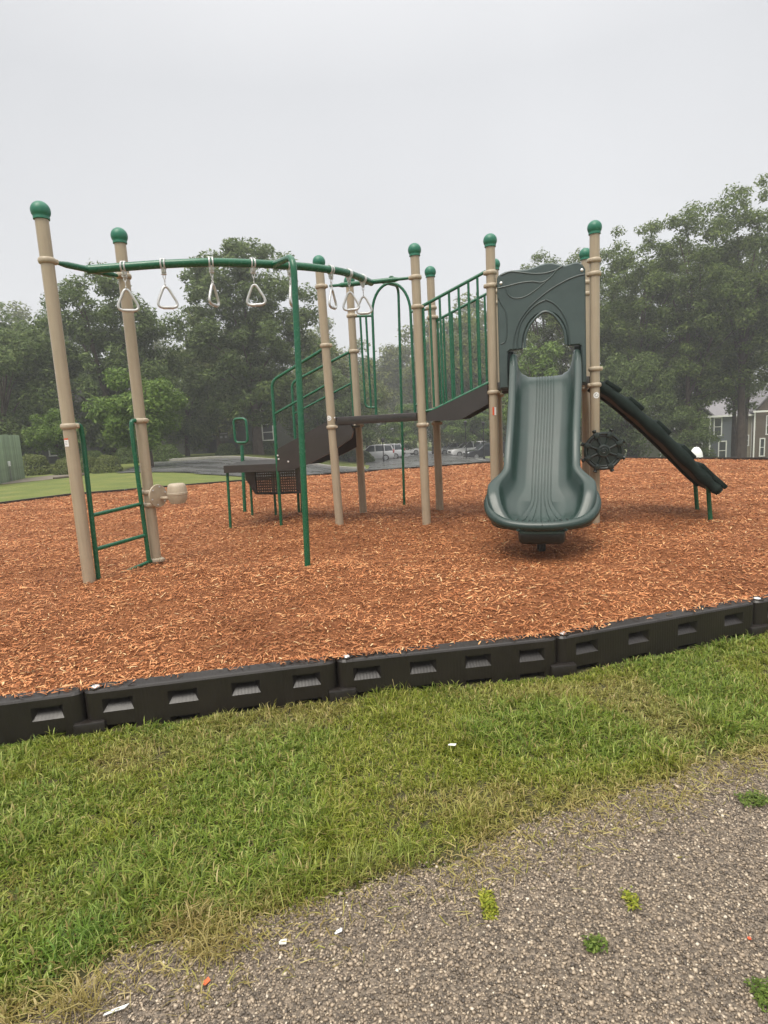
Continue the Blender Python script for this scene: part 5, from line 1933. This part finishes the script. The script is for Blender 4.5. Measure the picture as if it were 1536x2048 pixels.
# ================================================================== cars
def car(loc, rz, kind, paintcol, label, rough=.18):
    body = paint('car paint', paintcol, rough, .04, 1, 0, coat=.6, rvar=.04)
    o = empty('parked_car', loc, rz, label, 'car', 'cars in the parking lot')
    if kind == 'suv':
        L, Wd, hb, hr = 4.7, 1.88, 1.02, 1.72
        low = [(-2.32, .38), (-2.36, .62), (-2.33, .98), (-2.25, 1.04), (.95, 1.04), (1.55, .99), (2.10, .90), (2.30, .76), (2.35, .52), (2.28, .30), (-2.25, .30)]
        gh = [(-2.26, 1.03), (-2.02, 1.60), (-1.80, 1.66), (-.2, 1.68), (.25, 1.62), (1.02, 1.03)]
        rf = [(-2.10, 1.60), (-1.9, 1.72), (-.3, 1.74), (.22, 1.66), (.12, 1.62), (-1.9, 1.64)]
    else:
        L, Wd, hb, hr = 4.6, 1.80, .92, 1.44
        low = [(-2.25, .36), (-2.30, .60), (-2.26, .88), (-2.10, .96), (-1.5, .97), (.95, .95), (1.6, .88), (2.1, .78), (2.28, .64), (2.30, .42), (2.2, .27), (-2.2, .27)]
        gh = [(-1.75, .96), (-1.15, 1.34), (-.8, 1.41), (-.05, 1.42), (.25, 1.37), (1.05, .94)]
        rf = [(-1.1, 1.36), (-.8, 1.45), (-.05, 1.46), (.26, 1.40), (.1, 1.36), (-.8, 1.38)]

    def shell(poly, hw_bot, hw_top, zlo, zhi):
        n = len(poly)
        V = []
        for s in (-1, 1):
            for x, z in poly:
                t = (z - zlo) / (zhi - zlo)
                V.append((x, s * (hw_bot + (hw_top - hw_bot) * t), z))
        F = [list(range(n))[::-1], [n + i for i in range(n)]] + [[i, (i + 1) % n, n + (i + 1) % n, n + i] for i in range(n)]
        bm = bmesh.new()
        vs = [bm.verts.new(v) for v in V]
        for f in F: bm.faces.new([vs[i] for i in f])
        bmesh.ops.bevel(bm, geom=bm.edges[:], offset=.05, segments=2, affect='EDGES', profile=.5)
        bm.verts.index_update()
        r = ([v.co.copy() for v in bm.verts], [[v.index for v in f.verts] for f in bm.faces])
        bm.free()
        return r
    hw = Wd / 2
    bo = MB().add(*shell(low, hw - .02, hw - .03, .3, 1.0)).build('body', body, o, 40)
    MB().add(*shell(gh, hw - .06, hw - .24, .96, 1.7)).build('glass', M_GLASS, o, 40)
    MB().add(*shell(rf, hw - .20, hw - .22, 1.3, 1.8)).build('roof', body, o, 40)
    # pillars
    a, b, c, d_2 = gh[0], gh[1], gh[-2], gh[-1]
    for s in (-1, 1):
        for (p, q) in ((a, b), (d_2, c), ((-.35, a[1]), (-.35, b[1] + .06)), ((-1.35, a[1]), (-1.3, b[1] + .02))):
            y0, y1 = s * (hw - .055), s * (hw - .215)
            MB().tube([(p[0], y0, p[1]), (q[0], y1, q[1])], .045, 8).build('pillar', body, o)
        MB().box((.72, s * (hw + .06), hb + .04), (.12, .16, .12), .03).build('mirror', body, o)
        MB().box((low[-4][0] - .10, s * (hw - .22), .78 if kind == 'suv' else .68), (.20, .34, .15), .04).build('headlight', M_HEAD, o)
        MB().box((low[2][0] + .05, s * (hw - .14), .95 if kind == 'suv' else .78), (.14, .26, .30 if kind == 'suv' else .16), .03).build('taillight', M_TAIL, o)
        for x in (-1.42, 1.42):
            MM = Matrix.Translation((x, s * (hw - .11), .345)) @ Matrix.Rotation(R(90), 4, 'X')
            tw = MB().lathe([(.22, -.11), (.33, -.105), (.345, -.07), (.345, .07), (.33, .105), (.22, .11)], 22, MM).build('wheel', M_TYRE, o)
            rm = MB()
            Mo = Matrix.Translation((x, s * hw, .345)) @ Matrix.Rotation(R(90), 4, 'X')
            rm.lathe([(.05, -.012), (.225, -.010), (.225, .010), (.05, .012)], 20, Mo)
            rm.build('rim', M_RIM, tw)
            for k in range(5):
                t = k * 1.2566
                MB().add(*bevel_box((.06, .05, .03), .005, 1), Mo @ Matrix.Translation((.14 * math.cos(t + .63), .14 * math.sin(t + .63), -.0 if s > 0 else .0))).build('rim_gap', M_TYRE, tw)
    MB().box((low[2][0] - .03, 0, .52), (.08, Wd * .82, .20), .03).build('bumper', paint('bumper', (.03, .03, .03), .5, .1, 5, 0), o)
    MB().box((low[2][0] - .022, 0, .76), (.03, .5, .15), .01).build('number_plate', M_WHITE, o)
    MB().box((low[-3][0] - .02, 0, .62 if kind == 'suv' else .52), (.06, Wd * .55, .22), .03).build('grille', M_POLE, o)
    return o


SIL, WHT, DRK = (.46, .47, .49), (.74, .74, .74), (.035, .038, .045)
car(hz(-.9, 64.0), R(178), 'suv', (.60, .60, .61), 'silver van half hidden by the hedge bush, tail to the right', .2)
car(hz(.35, 68.5), R(172), 'suv', SIL, 'grey estate car with red tail lamp, behind the silver van')
car(hz(3.0, 79.0), R(15), 'sedan', WHT, 'white saloon car beyond the fire pole')
car(hz(9.3, 78.0), R(195), 'sedan', SIL, 'grey car at the far left of the right hand row')
car(hz(10.4, 71.5), R(192), 'suv', WHT, 'white off road car with dark windows, behind the dark car')
car(hz(11.3, 64.5), R(190), 'suv', DRK, 'black car nearest in the right hand row with bright rims')


# ================================================================== poles and dome
def lamp(x, y, h_, label):
    o = empty('lamp_post', hz(x, y), 0, label, 'lamp post', 'slim black poles by the parking lot')
    MB().tube([(0, 0, -.2), (0, 0, .3), (0, 0, .32), (0, 0, h_)], [.09, .09, .05, .04], 10).build('pole', M_POLE, o)
    MB().lathe([(.05, h_), (.13, h_ + .05), (.15, h_ + .3), (.19, h_ + .32), (.03, h_ + .45)], 12).build('lantern', M_POLE, o)
    return o


lamp(.25, 60.0, 1.9, 'short slim black post beside the silver van')
lamp(8.6, 60.5, 3.3, 'slim black lamp post left of the black car')
lamp(9.7, 56.5, 3.1, 'slim black lamp post right before the black car')
dm = empty('utility_dome', hz(8.62, 16.4), 0, 'white rounded utility cover standing behind the mulch rim', 'utility cover')
MB().lathe([(.17, 0), (.172, .12), (.165, .24), (.145, .34), (.11, .42), (.06, .475), (.004, .49)], 24).build('cover', M_WHITE, dm)
MB().lathe([(.19, -.05), (.19, .03), (.175, .035)], 24).build('base_ring', M_CONC, dm)

# sign frame seen under the climber
sf = empty('sign_frame', hz(24.3, 50.0), 0, 'brown two post sign frame behind the lower climber', 'sign')
for x in (-.75, .75): MB().box((x, 0, 1.3), (.12, .12, 3.0)).build('sign_post', M_BARK, sf, 0)
MB().box((0, 0, 2.75), (1.7, .1, .22)).build('sign_rail', M_BARK, sf, 0)
MB().box((0, -.02, 1.9), (1.3, .05, 1.3)).build('sign_board', S_OLIVE, sf, 0)

# ================================================================== haze: rain wet air
m, nt, b = nodes('wet air')
nt.nodes.remove(b)
pv = nt.nodes.new('ShaderNodeVolumePrincipled')
pv.inputs['Color'].default_value = (.93, .94, .96, 1)
pv.inputs['Density'].default_value = .0020
pv.inputs['Anisotropy'].default_value = .2
nt.links.new(pv.outputs['Volume'], nt.nodes['Material Output'].inputs['Volume'])
hb = MB().box((0, 160, 9.0), (640, 480, 40)).build('haze', m, None, 0)
tag(hb, 'thin rain haze filling the air over the whole scene', kind='stuff')
